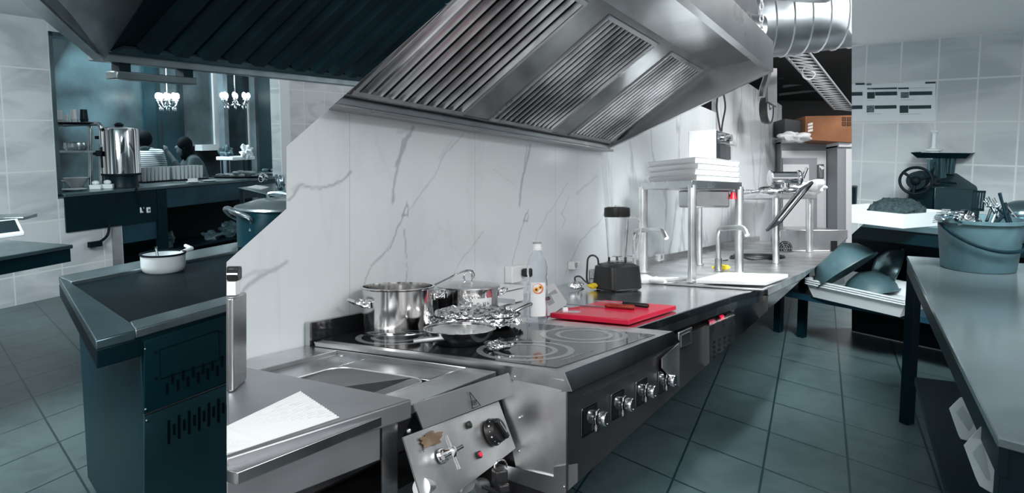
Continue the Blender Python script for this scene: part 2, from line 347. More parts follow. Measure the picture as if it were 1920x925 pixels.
for path, wd, st_ in VEINS:
    q = [szw(*a) for a in path]
    for i in range(len(q)-1):
        D = A.W(path[i][0], 300, WA, 0).y; segs.append((q[i], q[i+1], wd/2/F*D, st_))
zc = szw(537, 392)[1]; G = .0065
def vein_grid(z0, z1, cuts):
    s0, s1 = -.75, 2.75; na_, nb = int((s1-s0)/G), max(1, int((z1-z0)/G))
    S, Z = np.meshgrid(np.linspace(s0, s1, na_+1), np.linspace(z0, z1, nb+1)); S = S.ravel(); Z = Z.ravel()
    wob = np.array([(noise.noise(V((s*9, z*9, 0)))*.016+noise.noise(V((s*38, z*38, 4)))*.006, noise.noise(V((s*9, z*9, 7)))*.013+noise.noise(V((s*38, z*38, 9)))*.005) for s, z in zip(S, Z)])
    val = np.zeros(len(S)); x = S+wob[:, 0]; y = Z+wob[:, 1]
    for (a, b), (c, d), wd, st_ in segs:
        L = (c-a)**2+(d-b)**2; tt = np.clip(((x-a)*(c-a)+(y-b)*(d-b))/L, 0, 1)
        ds = np.hypot(x-a-tt*(c-a), y-b-tt*(d-b)); val = np.maximum(val, st_*np.clip(1.45-ds/wd, 0, 1))
    m = M(); m.v = [WA.P(s, 0, z) for s, z in zip(S, Z)]
    m.f = [(j*(na_+1)+i, j*(na_+1)+i+1, (j+1)*(na_+1)+i+1, (j+1)*(na_+1)+i) for j in range(nb) for i in range(na_)]
    bm = bmesh.new(); ly = bm.verts.layers.float.new('vein'); vs = [bm.verts.new(q) for q in m.v]
    for q, k in zip(vs, val): q[ly] = k
    for f in m.f: bm.faces.new([vs[i] for i in f])
    for n in cuts: bmesh.ops.bisect_plane(bm, geom=bm.verts[:]+bm.edges[:]+bm.faces[:], plane_co=(0, 0, EYE), plane_no=-n, clear_outer=True)
    return bm
K_a = cut((537, 275), (537, 392), (700, 300)); K_b = cut((537, 392), (425, 492), (600, 600))
wo = WA.P(0, 0, 0); wr = WA.ang
bmw = bmesh.new(); lyw = bmw.verts.layers.float.new('vein')
for z0, z1, cc in ((zc, 2.05, (K_L1, K_a)), (.80, zc, (K_b, K_V1))):
    g = vein_grid(z0, z1, cc); me = bpy.data.meshes.new('tmp'); g.to_mesh(me); g.free(); bmw.from_mesh(me); bpy.data.meshes.remove(me)
# the slab behind the grid: far part stands flush, near part just behind the grid
near = [q for q in outline]
me = bpy.data.meshes.new('tmp'); me.from_pydata(mw.v, [], mw.f); bmw.from_mesh(me); bpy.data.meshes.remove(me)
far_ = M(); far_.extr([WA.P(s, 0, z) for s, z in ((2.75, .12), (s_r, .12), (s_r, ztop), (szw(1346, 168)[0], ztop), (szw(1346, 168)[0], 2.09), (2.75, 2.09))], WA.P(0, -.05, 0)-WA.P(0, 0, 0))
me = bpy.data.meshes.new('tmp'); me.from_pydata(far_.v, [], far_.f); bmw.from_mesh(me); bpy.data.meshes.remove(me)
Mi = (Matrix.Translation(wo) @ Matrix.Rotation(wr, 4, 'Z'))
bmesh.ops.transform(bmw, matrix=Mi.inverted(), verts=bmw.verts[:])
me = bpy.data.meshes.new('wall_center'); bmw.to_mesh(me); bmw.free(); me.materials.append(wall_mat)
wall = bpy.data.objects.new('wall_center', me); COL.objects.link(wall); wall.matrix_world = Mi
wall['kind'] = 'structure'; wall['label'] = 'white marble wall with grey veins behind the cooking line'

# ---- exhaust hood: cross-section rises from the wall rim to the front fascia
SE = swall(1125)+.02; SL = -1.2
hood = Thing('exhaust_hood', 'large stainless steel exhaust hood with baffle filters over the cooking line', 'extractor hood', WA.P(1.4, .45, 1.6))
KH = [K_L1]
m = M(); m.fbox(WA, SL, SE, .004, .055, 1.592, 1.635); m.fbox(WA, SL, SE, .055, .075, 1.592, 1.604)
hood.part('back_rim', m, hoodsteel, cuts=KH, bev=.003)
TF = .925; ZF0, ZF1 = A.W(1450, 135, WA, TF).z, A.W(1450, 78, WA, TF).z
m = M(); m.extr([WA.P(SL, *q) for q in ((TF-.004, ZF0), (TF, ZF0), (TF, ZF1), (TF-.03, ZF1), (TF-.03, ZF1-.002), (TF-.004, ZF1-.002))], WA.P(SE, 0, 0)-WA.P(SL, 0, 0))
m.fbox(WA, SL, SE, TF-.035, TF-.004, ZF0, ZF0+.012)
hood.part('front_fascia', m, hoodsteel, cuts=KH)
TP, ZP = .625, 2.005                                      # peak above the filters
m = M(); m.extr([WA.P(SL, *q) for q in ((TP, ZP), (TF-.035, ZF0+.075), (TF-.035, ZF0+.08), (TP, ZP+.01))], WA.P(SE, 0, 0)-WA.P(SL, 0, 0))
hood.part('upper_liner', m, steel_d, cuts=KH)
m = M(); m.extr([WA.P(SE-.004, *q) for q in ((.004, 1.592), (TF, ZF0), (TF, ZF1), (TP-.2, ZF1+.05), (.004, 1.85))], WA.P(.006, 0, 0)-WA.P(0, 0, 0))
m.extr([WA.P(SE-.03, *q) for q in ((.03, 1.600), (TF, ZF0), (TF, ZF0+.02), (.03, 1.62))], WA.P(.03, 0, 0)-WA.P(0, 0, 0))
hood.part('end_panel', m, hoodsteel)
m = M(); m.extr([WA.P(SL, *q) for q in ((.004, 1.64), (.004, 2.06), (TP, 2.06+.1), (TF-.03, ZF1), (TF-.03, ZF1-.01), (TP, 2.15), (.02, 2.045), (.02, 1.64))], WA.P(SE, 0, 0)-WA.P(SL, 0, 0))
hood.part('top_casing', m, hoodsteel, cuts=KH)
t0, z0 = .075, 1.628; dt, dz = TP-t0, ZP-z0; Ls = math.hypot(dt, dz); et = V((0, dt/Ls, dz/Ls))
def SP(s, l, h=0):                                        # point on the filter slope: l along, h below the plane
    return WA.P(s, t0+dt/Ls*l+dz/Ls*h, z0+dz/Ls*l-dt/Ls*h)
def slab(m, s0, s1, l0, l1, h0, h1): return m.hexa([SP(a, l, h) for h in (h1, h0) for a, l in ((s0, l0), (s1, l0), (s1, l1), (s0, l1))])
m = M(); slab(m, SL, SE-.005, 0, Ls, -.05, -.045)
hood.part('filter_backing', m, blackm, cuts=KH)
FILT = [(-.78, -.12, 9), (swall(618), swall(832), 10), (swall(883), swall(1002), 12), (swall(1037), swall(1116), 12)]
for s0, s1, ns in FILT:
    m = M(); fw = .018; top = Ls-.03
    slab(m, s0, s1, .012, .03, -.02, .004); slab(m, s0, s1, top-.02, top, -.02, .004); slab(m, s0, s0+fw, .03, top-.02, -.02, .004); slab(m, s1-fw, s1, .03, top-.02, -.02, .004)
    fo = hood.part('grease_filter', m, hoodsteel, cuts=KH, bev=.0015)
    m = M(); pw = (s1-s0-2*fw)/ns
    for k in range(ns):
        a = s0+fw+pw*k; wd = pw*.76; x0 = a+pw*.12
        m.extr([SP(x0+q*wd, .03, h) for q, h in ((0, .002), (.16, -.016), (.84, -.016), (1, .002), (1, .0), (.84, -.019), (.16, -.019), (0, 0))][:4]+[SP(x0+wd, .03, .004), SP(x0+.86*wd, .03, -.012), SP(x0+.14*wd, .03, -.012), SP(x0, .03, .004)], SP(0, top-.02, 0)-SP(0, .03, 0))
    hood.part('baffle_slats', m, filt, parent=fo, cuts=KH)
edges = [SL, -.78, -.12, FILT[1][0], FILT[1][1], FILT[2][0], FILT[2][1], FILT[3][0], FILT[3][1], SE-.006]
m = M()
for i in range(0, len(edges), 2): slab(m, edges[i]-.004, edges[i+1]+.004, .0, Ls, -.02, -.002)
slab(m, SL, SE-.006, 0, .012, -.03, .0); slab(m, SL, SE-.006, Ls-.03, Ls+.004, -.03, .0)
hood.part('divider_panel', m, steel_d, cuts=KH)
# ---- chain that carries the hood
cp = A.P(1428, 62, 3.6); m = M()
for k in range(9):
    c = cp+V((0, 0, .011+k*.030)); y = V((1, 0, 0)) if k % 2 == 0 else V((0, 1, 0))
    m.tube([c+y*math.cos(a)*.009+V((0, 0, 1))*math.sin(a)*.019 for a in [i*math.pi/6 for i in range(12)]], .0035, 6, closed=True)
solo('hanging_chain', m, steel_l, 'short steel link chain rising from the hood corner', 'chain')
# ---- spiral ducts under the dark ceiling
def duct(m, a, b, r, pitch=.12, n=28):
    a, b = V(a), V(b); L = (b-a).length; R = axm(b-a); m.lathe([(r, 0), (r, L)], a, n, R); k = 0; z = pitch
    while z < L: m.lathe([(r+.001, z-.006), (r+.009, z), (r+.001, z+.006)], a, n, R); z += pitch
    return m
m = duct(M(), A.P(1395, 36, 5.0), A.P(1640, 4, 5.0), .285)
solo('spiral_duct', m, ductm, 'wide horizontal zinc spiral duct running to the right below the black ceiling', 'air duct', group='ducts', cuts=[K_V2])
m = duct(M(), A.P(1290, 40, 4.45), A.P(1425, 60, 4.50), .10)
solo('spiral_duct', m, ductm, 'narrower zinc duct behind the corner of the hood', 'air duct', group='ducts', cuts=[K_V2])
m = M(); c = A.P(1490, -40, 4.3); R = axm(V((.1, -.25, 1)))
m.lathe([(.20, -.12), (.22, -.11), (.22, .02), (.215, .04), (.215, .3)], c, 32, R); m.lathe([(.232, -.02), (.238, 0), (.232, .02)], c, 32, R)
m.lathe([(.02, -.07), (.20, -.12)], c, 32, R)
for k in range(4): m.lathe([(.222, .05+k*.06), (.228, .055+k*.06), (.222, .06+k*.06)], c, 32, R)
solo('duct_elbow', m, ductm, 'round vertical duct collar seen from below at the top edge', 'air duct')
# ---- dark ceiling void behind
m = M()
q = [A.P(1240, -260, 11.0), A.P(1605, -260, 11.0), A.P(1605, 460, 11.0), A.P(1240, 460, 11.0)]
m.extr(q, (0, .1, 0))
solo('wall_end', m, blackm, 'black far wall of the storage corner', 'wall', kind='structure', cuts=[K_V2])
m = M(); m.prism([A.P(1400, 90, 5.5), A.P(1597, 90, 5.5), A.P(1597, 90, 11), A.P(1400, 90, 11)], 2.85, 2.9)
solo('ceiling_back', m, blackm, 'black painted ceiling above the ducts', 'ceiling', kind='structure', cuts=[K_V2])
# cable tray hanging in the void
m = M(); a = A.P(1492, 98, 6.0); b = A.P(1583, 205, 8.2); d = (b-a); sd = V((.11, 0, 0))
for k in (-1, 1): m.tube([a+sd*k, b+sd*k], .012, 6)
for i in range(22):
    q = a+d*(i/21); m.tube([q-sd, q+sd], .006, 5); m.tube([q-sd, q+sd+d/21], .005, 5)
tr = Thing('cable_tray', 'perforated metal cable tray slanting down through the black ceiling void', 'cable tray', a)
tr.part('tray', m, mat('tray_zinc', (.42, .43, .45), .5, .6), cuts=[K_V2])
m = M(); m.tube([V((b.x+.25, b.y, 2.85)), V((b.x+.25, b.y, 2.3))], .006, 6); tr.part('hanger_rod', m, grey, cuts=[K_V2])
m = M(); c = A.P(1516, 137, 6.4); m.tube(arc(c, .058, .6, 6.2, 22)+[c+V((.02, 0, .02))], .006, 6)
solo('cable_loop', m, mat('grey_cable', (.35, .36, .37), .5), 'grey cable loop hanging under the cable tray', 'cable')
for (x0, y0, x1, y1, D) in ((1460, 146, 1570, 130, 9), (1467, 163, 1505, 157, 9.5), (1460, 178, 1597, 162, 10)):
    m = M(); m.box((A.P(x0, y0, D)+A.P(x1, y1, D))/2, ((A.P(x1, y1, D)-A.P(x0, y0, D)).length, .05, .03), R=Matrix.Rotation(math.atan2(y0-y1, x1-x0), 3, 'Y').inverted())
    solo('ceiling_batten', m, mat('dim_batten', (.035, .036, .04), .7), 'dim grey batten crossing the black ceiling void, '+{146: 'topmost of three', 163: 'short middle one', 178: 'lowest of three'}[y0], 'batten', group='battens in the ceiling void', cuts=[K_V2])
# steel post / bracket and clock at the wall top
m = M(); q = [A.P(x, y, 6.6) for x, y in ((1440, 128), (1457, 128), (1457, 200), (1440, 190))]; m.extr(q, (0, .06, 0))
solo('hood_post', m, ddark, 'grey steel post behind the right end of the hood', 'post')
m = M(); m.tube(smooth_path([A.P(1440, 132, 5.6), A.P(1436, 150, 5.6), A.P(1430, 168, 5.6), A.P(1428, 182, 5.6)]), .028, 6)
solo('hood_bracket', m, steel_d, 'curved steel bracket below the hood corner', 'bracket')
c = A.P(1440, 206, 6.9); ck = Thing('wall_clock', 'round black rimmed wall clock at the far end of the marble wall', 'clock', c)
nv = (V(WA.n)*.9+V((0, -1, 0))*.08).normalized(); R = axm(nv)
m = M(); m.lathe([(.001, -.05), (.125, -.05), (.135, -.02), (.135, .02), (.118, .025), (.118, .01), (.001, .01)], c, 32, R); ck.part('clock_case', m, black)
m = M(); m.lathe([(.001, .012), (.116, .012), (.116, .014), (.001, .014)], c, 32, R); ck.part('clock_face', m, grey)
for a_, l_ in ((.4, .06), (2.2, .09)):
    m = M(); e = c+nv*.02; m.tube([e, e+R@V((math.cos(a_)*l_, math.sin(a_)*l_, 0))], .004, 5); ck.part('clock_hand', m, black)
# ---- cold room front and boxes
def fridge(px0, px1, ytop, ybot, D, name, label, door):
    f = Thing(name, label, 'cold room', A.P((px0+px1)/2, ybot, D))
    def rect(m, a, b, c_, d, y0, y1): return m.extr([A.P(a, b, D)+V((0, y0, 0)), A.P(c_, b, D)+V((0, y0, 0)), A.P(c_, d, D)+V((0, y0, 0)), A.P(a, d, D)+V((0, y0, 0))], (0, y1-y0, 0))
    f.part('casing', rect(M(), px0, ytop, px1, ybot, 0, .5), grey, cuts=[K_V2])
    f.part('top_rail', rect(M(), px0, ytop-6, px1+2, ytop+3, -.04, .5), cream, cuts=[K_V2])
    if door:
        f.part('door_frame', rect(M(), px0, 283, 1547, ybot, -.03, 0), cream, cuts=[K_V2])
        f.part('door', rect(M(), px0, 297, 1528, 460, -.06, -.03), grey); f.part('door_panel', rect(M(), px0, 309, 1512, 452, -.075, -.06), cream)
        h = f.part('hinge', rect(M(), 1528, 309, 1538, 336, -.11, -.03), steel_d, bev=.01); f.part('hinge_screw', M().cyl(A.P(1533, 316, D)+V((0, -.13, 0)), A.P(1533, 316, D)+V((0, -.1, 0)), .02), chrome, parent=h)
    else: f.part('panel', rect(M(), px0+14, 280, px1+14, ybot, -.03, 0), cream, cuts=[K_V2])
fridge(1464, 1567, 266, 500, 8.6, 'cold_room', 'grey and white cold room front with a hinged door below the cardboard box', True)
fridge(1570, 1612, 273, 500, 8.3, 'cold_room', 'second grey cold room panel at the right cut edge', False)
D = 8.2; c = A.P(1553, 266, D); bx = Thing('cardboard_box', 'brown cardboard carton lying on the cold room roof', 'box', c)
a, b = A.P(1510, 262, D), A.P(1612, 266, D)
m = M(); m.extr([A.P(1510, 262, D), A.P(1612, 268, D), A.P(1612, 216, D), A.P(1510, 218, D)], (0, .45, 0)); bx.part('carton', m, card, cuts=[K_V2])
m = M()
for k in range(3): m.extr([A.P(1515, 232+k*6, D-.004), A.P(1524, 229.5+k*6, D-.004), A.P(1524, 234+k*6, D-.004), A.P(1515, 236+k*6, D-.004)], (0, .002, 0))
bx.part('white_sticker', m, paper)
m = M()
for x in (1579, 1588, 1597):
    for y in (220, 229):
        for (u, v, u2, v2) in ((0, 0, 7, 1.3), (0, 6, 7, 7.3), (0, 0, 1.3, 7.3), (5.7, 0, 7, 7.3)): m.extr([A.P(x+u, y+v, D-.004), A.P(x+u2, y+v, D-.004), A.P(x+u2, y+v2, D-.004), A.P(x+u, y+v2, D-.004)], (0, .002, 0))
        m.extr([A.P(x+2.5, y+2.5, D-.004), A.P(x+4.5, y+2.5, D-.004), A.P(x+4.5, y+5, D-.004), A.P(x+2.5, y+5, D-.004)], (0, .002, 0))
bx.part('printed_handling_mark', m, blackm, cuts=[K_V2])
m = M(); m.extr([A.P(1470, 252, 8.3), A.P(1508, 256, 8.3), A.P(1506, 226, 8.3), A.P(1471, 222, 8.3)], (0, .4, 0)); solo('storage_crate', m, mat('dark_grey_crate', (.03, .032, .036), .6), 'dark grey crate left of the cardboard carton', 'crate', bev=.01)
def crumple(c, r, n=14, amp=.35, sc=6, seed=0):
    m = M(); m.ell(c, r, n); c = V(c)
    for i, q in enumerate(m.v):
        d = q-c; m.v[i] = c+d*(1+amp*noise.noise(d*sc*(1/max(r))*.25+V((seed, seed, 0)))*2)
    return m
m = crumple(A.P(1490, 257, 8.0), (.14, .1, .045), 16, .5, 9, 3); solo('plastic_bag', m, paper, 'crumpled white plastic bag in front of the dark crate', 'plastic bag')
# ================================================================== FRONT KITCHEN: counters and appliances
def H(px, py, z=.90): return A.H(px, py, z)
def Wt(px, py, t): return A.W(px, py, WA, t)
def flo(p): return max(0.0, math.tan(PITCH)*p.y*1.0-.14)  # height of the ramp floor below a point
KN = [K_V1, K_L3]
# ---- steel prep table, cut at the left
tb = Thing('prep_table', 'stainless steel prep table at the left cut edge with a paper towel on it', 'table', H(600, 760))
q = [H(425, 684), H(441, 684), H(772, 749), H(425, 856)]
q[0] = H(400, 684); q[3] = H(395, 868)
m = M(); m.prism(q, .86, .90); tb.part('table_top', m, steel_m, cuts=[K_V1], bev=.004)
fr_t = Fr(q[2], (q[2]-q[3]), None); dpt = -.0
a, b = q[3], q[2]; dirf = V((b.x-a.x, b.y-a.y, 0)).normalized(); inw = V((-dirf.y, dirf.x, 0))
m = M(); f0 = Fr(b+inw*.03, dirf, inw)
m.fbox(f0, -.9, -.06, 0, .02, .785, .858); tb.part('apron', m, steel_m, cuts=[K_V1], bev=.002)
for s_, t_ in ((-.055, .0), (-.055, .42)):
    m = M(); m.fbox(f0, s_, s_+.045, t_, t_+.003, .06, .86); m.fbox(f0, s_+.042, s_+.045, t_, t_+.045, .06, .86); m.fbox(f0, s_, s_+.045, t_+.0, t_+.045, .06, .075)
    tb.part('leg', m, steel, cuts=[K_V1])
m = M(); m.fbox(f0, -.9, -.06, .05, .45, .18, .2); m.fbox(f0, -.9, -.06, .40, .41, .2, .86)
tb.part('lower_shelf', m, ddark, cuts=[K_V1], label='dark lower shelf and back')
# ribbed paper towel
q = [H(425, 800, .9015), H(563, 734, .9015), H(636, 783, .9015), H(425, 853, .9015)]
m = M(); NX, NY = 70, 10; vs = []
for j in range(NY+1):
    for i in range(NX+1):
        u, v = i/NX, j/NY; p_ = (q[0]*(1-u)+q[3]*u)*(1-v)+(q[1]*(1-u)+q[2]*u)*v; vs.append(p_+V((0, 0, .0015*math.sin(u*NX*math.pi/2))))
m.add(vs, [(j*(NX+1)+i, j*(NX+1)+i+1, (j+1)*(NX+1)+i+1, (j+1)*(NX+1)+i) for j in range(NY) for i in range(NX)])
m2 = M(); m2.v = list(m.v); m2.f = list(m.f)
m.extr([x-V((0,0,.001)) for x in q], (0, 0, .0003))
solo('paper_towel', m, cloth, 'ribbed white paper towel lying flat on the near prep table', 'paper towel', cuts=[K_V1])
# tall steel box with black knob at the cut edge
bo = H(428, 737); bt = Thing('steel_canister', 'tall steel container standing on the prep table at the left cut edge', 'container', bo)
m = M(); f1 = Fr(bo, (1, .1, 0), (0.1, -1, 0)); m.fbox(f1, -.1, .0105, -.11, 0, .901, 1.103); bt.part('body', m, steel, cuts=[K_V1], bev=.004)
m = M(); m.fbox(f1, -.05, .007, -.07, -.03, 1.105, 1.135); bt.part('lid_rim', m, paper, cuts=[K_V1])
m = M(); m.fbox(f1, -.05, .011, -.07, -.03, 1.136, 1.166); bt.part('knob', m, black, cuts=[K_V1], bev=.004)
m = M(); m.tube([f1.P(-.05, -.02, 1.152), f1.P(.0135, -.02, 1.152)], .003, 8); bt.part('pin', m, chrome, cuts=[K_V1])
# ---- boiling unit with sunken basin
zu = .885
bu = Thing('boiling_unit', 'stainless steel sunken basin cooker with a sloping control panel and cross valve', 'cooker', H(800, 720, zu))
S0, S1 = ST(380, 690, zu)[0]-.5, ST(954, 700, zu)[0]
tf = .66; sL = ST(776, 758, zu)[0]; SL_ = -1.15
bs1, bt1 = ST(805, 703, zu); bs0 = bs1-.52; bt0 = ST(625, 681, zu)[1]; ob = .045
def top_ring(m, s0, s1, t0, t1, i0, i1, j0, j1, z0, z1):
    m.fbox(WA, s0, s1, t0, j0, z0, z1); m.fbox(WA, s0, s1, j1, t1, z0, z1); m.fbox(WA, s0, i0, j0, j1, z0, z1); m.fbox(WA, i1, s1, j0, j1, z0, z1)
m = M(); os1, ot0 = ST(632, 657, zu); top_ring(m, SL_+.35, S1, .004, tf, bs0-.06, os1+.0, ot0, bt1+.035, zu-.02, zu)
bu.part('worktop', m, steel, cuts=[K_V1], bev=.003)
m = M(); zs = zu-.012; top_ring(m, bs0-.06, os1, ot0, bt1+.035, bs0, bs1, bt0, bt1, zs-.010, zs)
bu.part('basin_step', m, steel, cuts=[K_V1], bev=.003)
m = M(); rr = .05                                         # rounded basin
def rrect(s0, s1, t0, t1, r, z, n=5):
    o = []
    for cx_, cy_, a0 in ((s1-r, t1-r, 0), (s0+r, t1-r, 90), (s0+r, t0+r, 180), (s1-r, t0+r, 270)):
        for k in range(n+1): a_ = math.radians(a0+90*k/n); o.append(WA.P(cx_+r*math.cos(a_), cy_+r*math.sin(a_), z))
    return o
rings = [rrect(bs0, bs1, bt0, bt1, rr, zs-.001), rrect(bs0+.004, bs1-.004, bt0+.004, bt1-.004, rr, zs-.01), rrect(bs0+.012, bs1-.012, bt0+.012, bt1-.012, rr, zs-.15), rrect(bs0+.03, bs1-.03, bt0+.03, bt1-.03, rr, zs-.165), rrect(bs0+.2, bs1-.2, bt0+.15, bt1-.15, rr, zs-.17)]
n = len(rings[0]); fs = []
for i in range(4): fs += [(i*n+k, i*n+(k+1)%n, (i+1)*n+(k+1)%n, (i+1)*n+k) for k in range(n)]
fs.append(tuple(4*n+k for k in range(n)))
m.add(sum(rings, []), fs); m.extr([rings[0][0], rings[0][1]-V((0,0,.001)), rings[0][2]], (0, 0, -.001))
bu.part('basin', m, mat('basin_steel', (.22, .22, .23), .38, .9, var=.3, vs=6), cuts=[K_V1])
m = M(); m.tube(rings[0], .0025, 6, closed=True); bu.part('basin_rim', m, steel_l, cuts=[K_V1])
for px, py in ((748, 644), (717, 622)):
    pass
for px, py in ((640, 668), (636, 655), (793, 677), (830, 709)):
    m = M(); m.ell(H(px, py, zu-.005), (.005, .005, .003), 8); bu.part('screw', m, chrome)
# bevelled nose and sloping panel
def quad_th(m, pts, th=.004):
    n_ = (pts[1]-pts[0]).cross(pts[3]-pts[0]).normalized(); return m.extr(pts, n_*th)
n0, n1, n2 = H(776, 758, zu), H(954, 700, zu), Wt(970, 738, .70); n3 = A.pl(793.5, 805, n0, (n1-n0).cross(n2-n0))
m = M(); quad_th(m, [n0, n1, n2, n3]); nose = bu.part('front_nose', m, mat('nose_steel', (.74, .75, .76), .42, 1, var=.15, vs=5, bump=.1, bs=4))
p0, p1, p2 = Wt(756, 820, .665), Wt(935, 753, .665), Wt(967, 841, .715)
dn = p2-p1; p3 = A.pl(800, 968, p0, (p1-p0).cross(p2-p0))
m = M(); quad_th(m, [p0, p1, p2, p3]); pan = bu.part('control_panel', m, steel_l)
PN = (p1-p0).cross(p2-p0).normalized(); PN = PN if PN.dot(V((0, -1, 0))) > 0 else -PN
def onp(px, py): return A.pl(px, py, p0, PN)
ux = (p1-p0).normalized(); uy = -(p2-p1).normalized()
m = M()
for (x, y, r_) in ((836, 722, 16), (812, 726, 10), (795, 720, 7)): pass
# heat warning triangle
tri = [A.pl(x, y, n0, (n1-n0).cross(n3-n0)) for x, y in ((878, 735), (898, 760), (883, 766))]
nn_ = (n1-n0).cross(n3-n0).normalized(); nn_ = nn_ if nn_.y < 0 else -nn_
m = M(); m.tube([x+nn_*.0045 for x in tri], .0011, 5, closed=True)
cc = (tri[0]+tri[1]+tri[2])/3+nn_*.0045
m.tube([cc+(tri[1]-tri[2])*.25-V((0, 0, .006)), cc-(tri[1]-tri[2])*.25-V((0, 0, .006))], .0009, 4)
for k in (-1, 0, 1): m.tube([cc+(tri[1]-tri[2])*.2*k-V((0, 0, .004)), cc+(tri[1]-tri[2])*.2*k+V((0, 0, .005))], .0009, 4)
bu.part('heat_warning_sign', m, black, parent=nose)
# rust-brown stain
m = M(); m.v = []; ce = onp(806, 824)+PN*.0046; q = []
for k in range(26):
    a_ = k/26*2*math.pi; r_ = .030*(1+.35*noise.noise(V((math.cos(a_)*2, math.sin(a_)*2, 3)))*2); q.append(ce+ux*math.cos(a_)*r_*1.25+uy*math.sin(a_)*r_*.45)
m.extr(q, PN*.0002); bu.part('brown_stain', m, mat('rust_film', (.42, .30, .20), .35, .8, var=.3, vs=30), parent=pan)
# big black rotary knob
Rk = axm(PN); kc = onp(920, 812)+PN*.004
m = M(); m.lathe([(.001, 0), (.031, 0), (.033, .004), (.030, .012), (.027, .024), (.001, .026)], kc, 40, Rk); kn = bu.part('rotary_knob', m, black, parent=pan)
m = M(); up = (uy*.8-ux*.35).normalized(); sd = up.cross(PN).normalized()
m.extr([kc+PN*.024+up*.026+sd*.006, kc+PN*.024+up*.026-sd*.006, kc+PN*.024-up*.026-sd*.006, kc+PN*.024-up*.026+sd*.006], PN*.012)
o = bu.part('grip', m, black, parent=pan, bev=.003)
m = M(); m.extr([kc+PN*.0365+up*.018+sd*.0015, kc+PN*.0365+up*.018-sd*.0015, kc+PN*.0365-up*.012-sd*.0015, kc+PN*.0365-up*.012+sd*.0015], PN*.0005); bu.part('pointer_line', m, grey, parent=pan)
for k in range(7):
    a_ = math.radians(120+k*26); c = kc+(ux*math.cos(a_)+uy*math.sin(a_))*.0292+PN*.014
    m = M(); m.ell(c, (.0022 if k % 2 else .0012,)*3, 6); bu.part('dial_mark', m, white, parent=pan)
for (px, py, mt_, nm, lb) in ((877, 798, greenlamp, 'indicator_lamp', 'dark green lamp'), (896, 854, redlamp, 'indicator_lamp', 'lit red lamp')):
    c = onp(px, py)+PN*.003
    m = M(); m.lathe([(.0001, 0), (.0085, 0), (.0085, .004), (.0062, .005), (.0062, .003), (.0001, .003)], c, 24, Rk); l_ = bu.part('lamp_bezel', m, black, parent=pan)
    m = M(); m.lathe([(.0001, .001), (.006, .001), (.0055, .006), (.0001, .0068)], c, 20, Rk); bu.part(nm, m, mt_, parent=pan, label=lb)
# cross handle valve
vc_ = onp(826, 856)+PN*.004; vh = vc_+PN*.034+ux*.004
m = M(); m.lathe([(.0001, 0), (.017, 0), (.015, .008), (.010, .012), (.010, .03), (.012, .034), (.0001, .040)], vc_, 28, Rk)
for k in range(4):
    a_ = math.radians(88+90*k+6); dv = (ux*math.cos(a_)+uy*math.sin(a_)); m.tube([vc_+PN*.03+dv*.008, vc_+PN*.03+dv*.026, vc_+PN*.03+dv*.037], [.0052, .0044, .0050], 10)
bu.part('cross_valve', m, chrome, parent=pan)
m = M()
for px, py in ((790, 845),): c = onp(px, py)+PN*.0045; m.tube([c-ux*.005, c+ux*.005], .0007, 4); m.tube([c-uy*.005, c+uy*.005], .0007, 4)
m.tube([onp(848, 838)+PN*.0045, onp(853, 848)+PN*.0045, onp(850, 858)+PN*.0045], .0006, 4)
bu.part('flow_mark', m, black, parent=pan)
# side cheek with bolt, body below and pipework
m = M(); quad_th(m, [Wt(754, 822, .60), Wt(776, 775, .60), Wt(794, 806, .64), Wt(760, 822, .64)], .003); bu.part('cheek', m, ddark)
m = M(); m.ell(Wt(766, 808, .655), (.006,)*3, 8); bu.part('cheek_bolt', m, chrome)
m = M(); m.fbox(WA, SL_+.5, S1-.01, .02, .60, .15, zu-.2); bu.part('body', m, ddark, cuts=[K_V1])
m = M(); sp = ST(860, 900, .70)
m.cyl(Wt(790, 915, .70), Wt(905, 912, .64), .020, 24); m.cyl(Wt(872, 905, .69), Wt(885, 918, .66), .023, 24); bu.part('drain_pipe', m, steel_l)
m = M()
for k in range(4): m.tube([Wt(880+k*22, 905+k*5, .66), Wt(960+k*22, 935+k*5, .70)], .004, 6)
bu.part('rack_rods', m, black, cuts=[K_L3])
# drain lever with a ring
m = M(); c = Wt(937, 895, .76); m.box(c, (.030, .03, .038), rz=.5); m.box(c+V((.006, -.012, -.018)), (.026, .03, .02), rz=.5); lev = bu.part('drain_lever', m, black, bev=.005)
m = M(); rc = Wt(939, 875, .757); m.tube(arc(rc, .0145, -.3, math.pi+.3, 18, x=V((.9, .35, 0)), y=V((0, 0, 1))), .0022, 8); bu.part('lever_ring', m, chrome, parent=lev)

# ---- induction hob
zh = .90
hb = Thing('induction_hob', 'four zone induction hob with black glass and four aluminium knobs', 'hob', H(930, 660))
g0, g1, g2, g3 = H(593, 638), H(1050, 690), H(1238, 628), H(800, 590)
c0, c1, c2 = H(590, 641), H(1059, 699), H(1263, 621)
sb = swall(1020)
back_r = WA.P(.70, .035, .9); c3 = back_r
m = M(); m.prism([c0, c1, c2, c3], .885, .899); hb.part('top_frame', m, steel_l, bev=.002)
i0, i1, i2 = H(600, 637), H(1044, 690), H(1228, 628); i3 = WA.P(ST(1228, 628, .9)[0], .045, .9)
m = M(); m.prism([i0, i1, i2, i3], .896, .9005); gl = hb.part('glass_top', m, glassblk)
b0, b1 = Wt(1073, 734, .865), Wt(1275, 642, .90)
m = M(); quad_th(m, [c1, c2, b1, b0], .003); hb.part('front_bevel', m, steel_d, label='polished bevelled front edge')
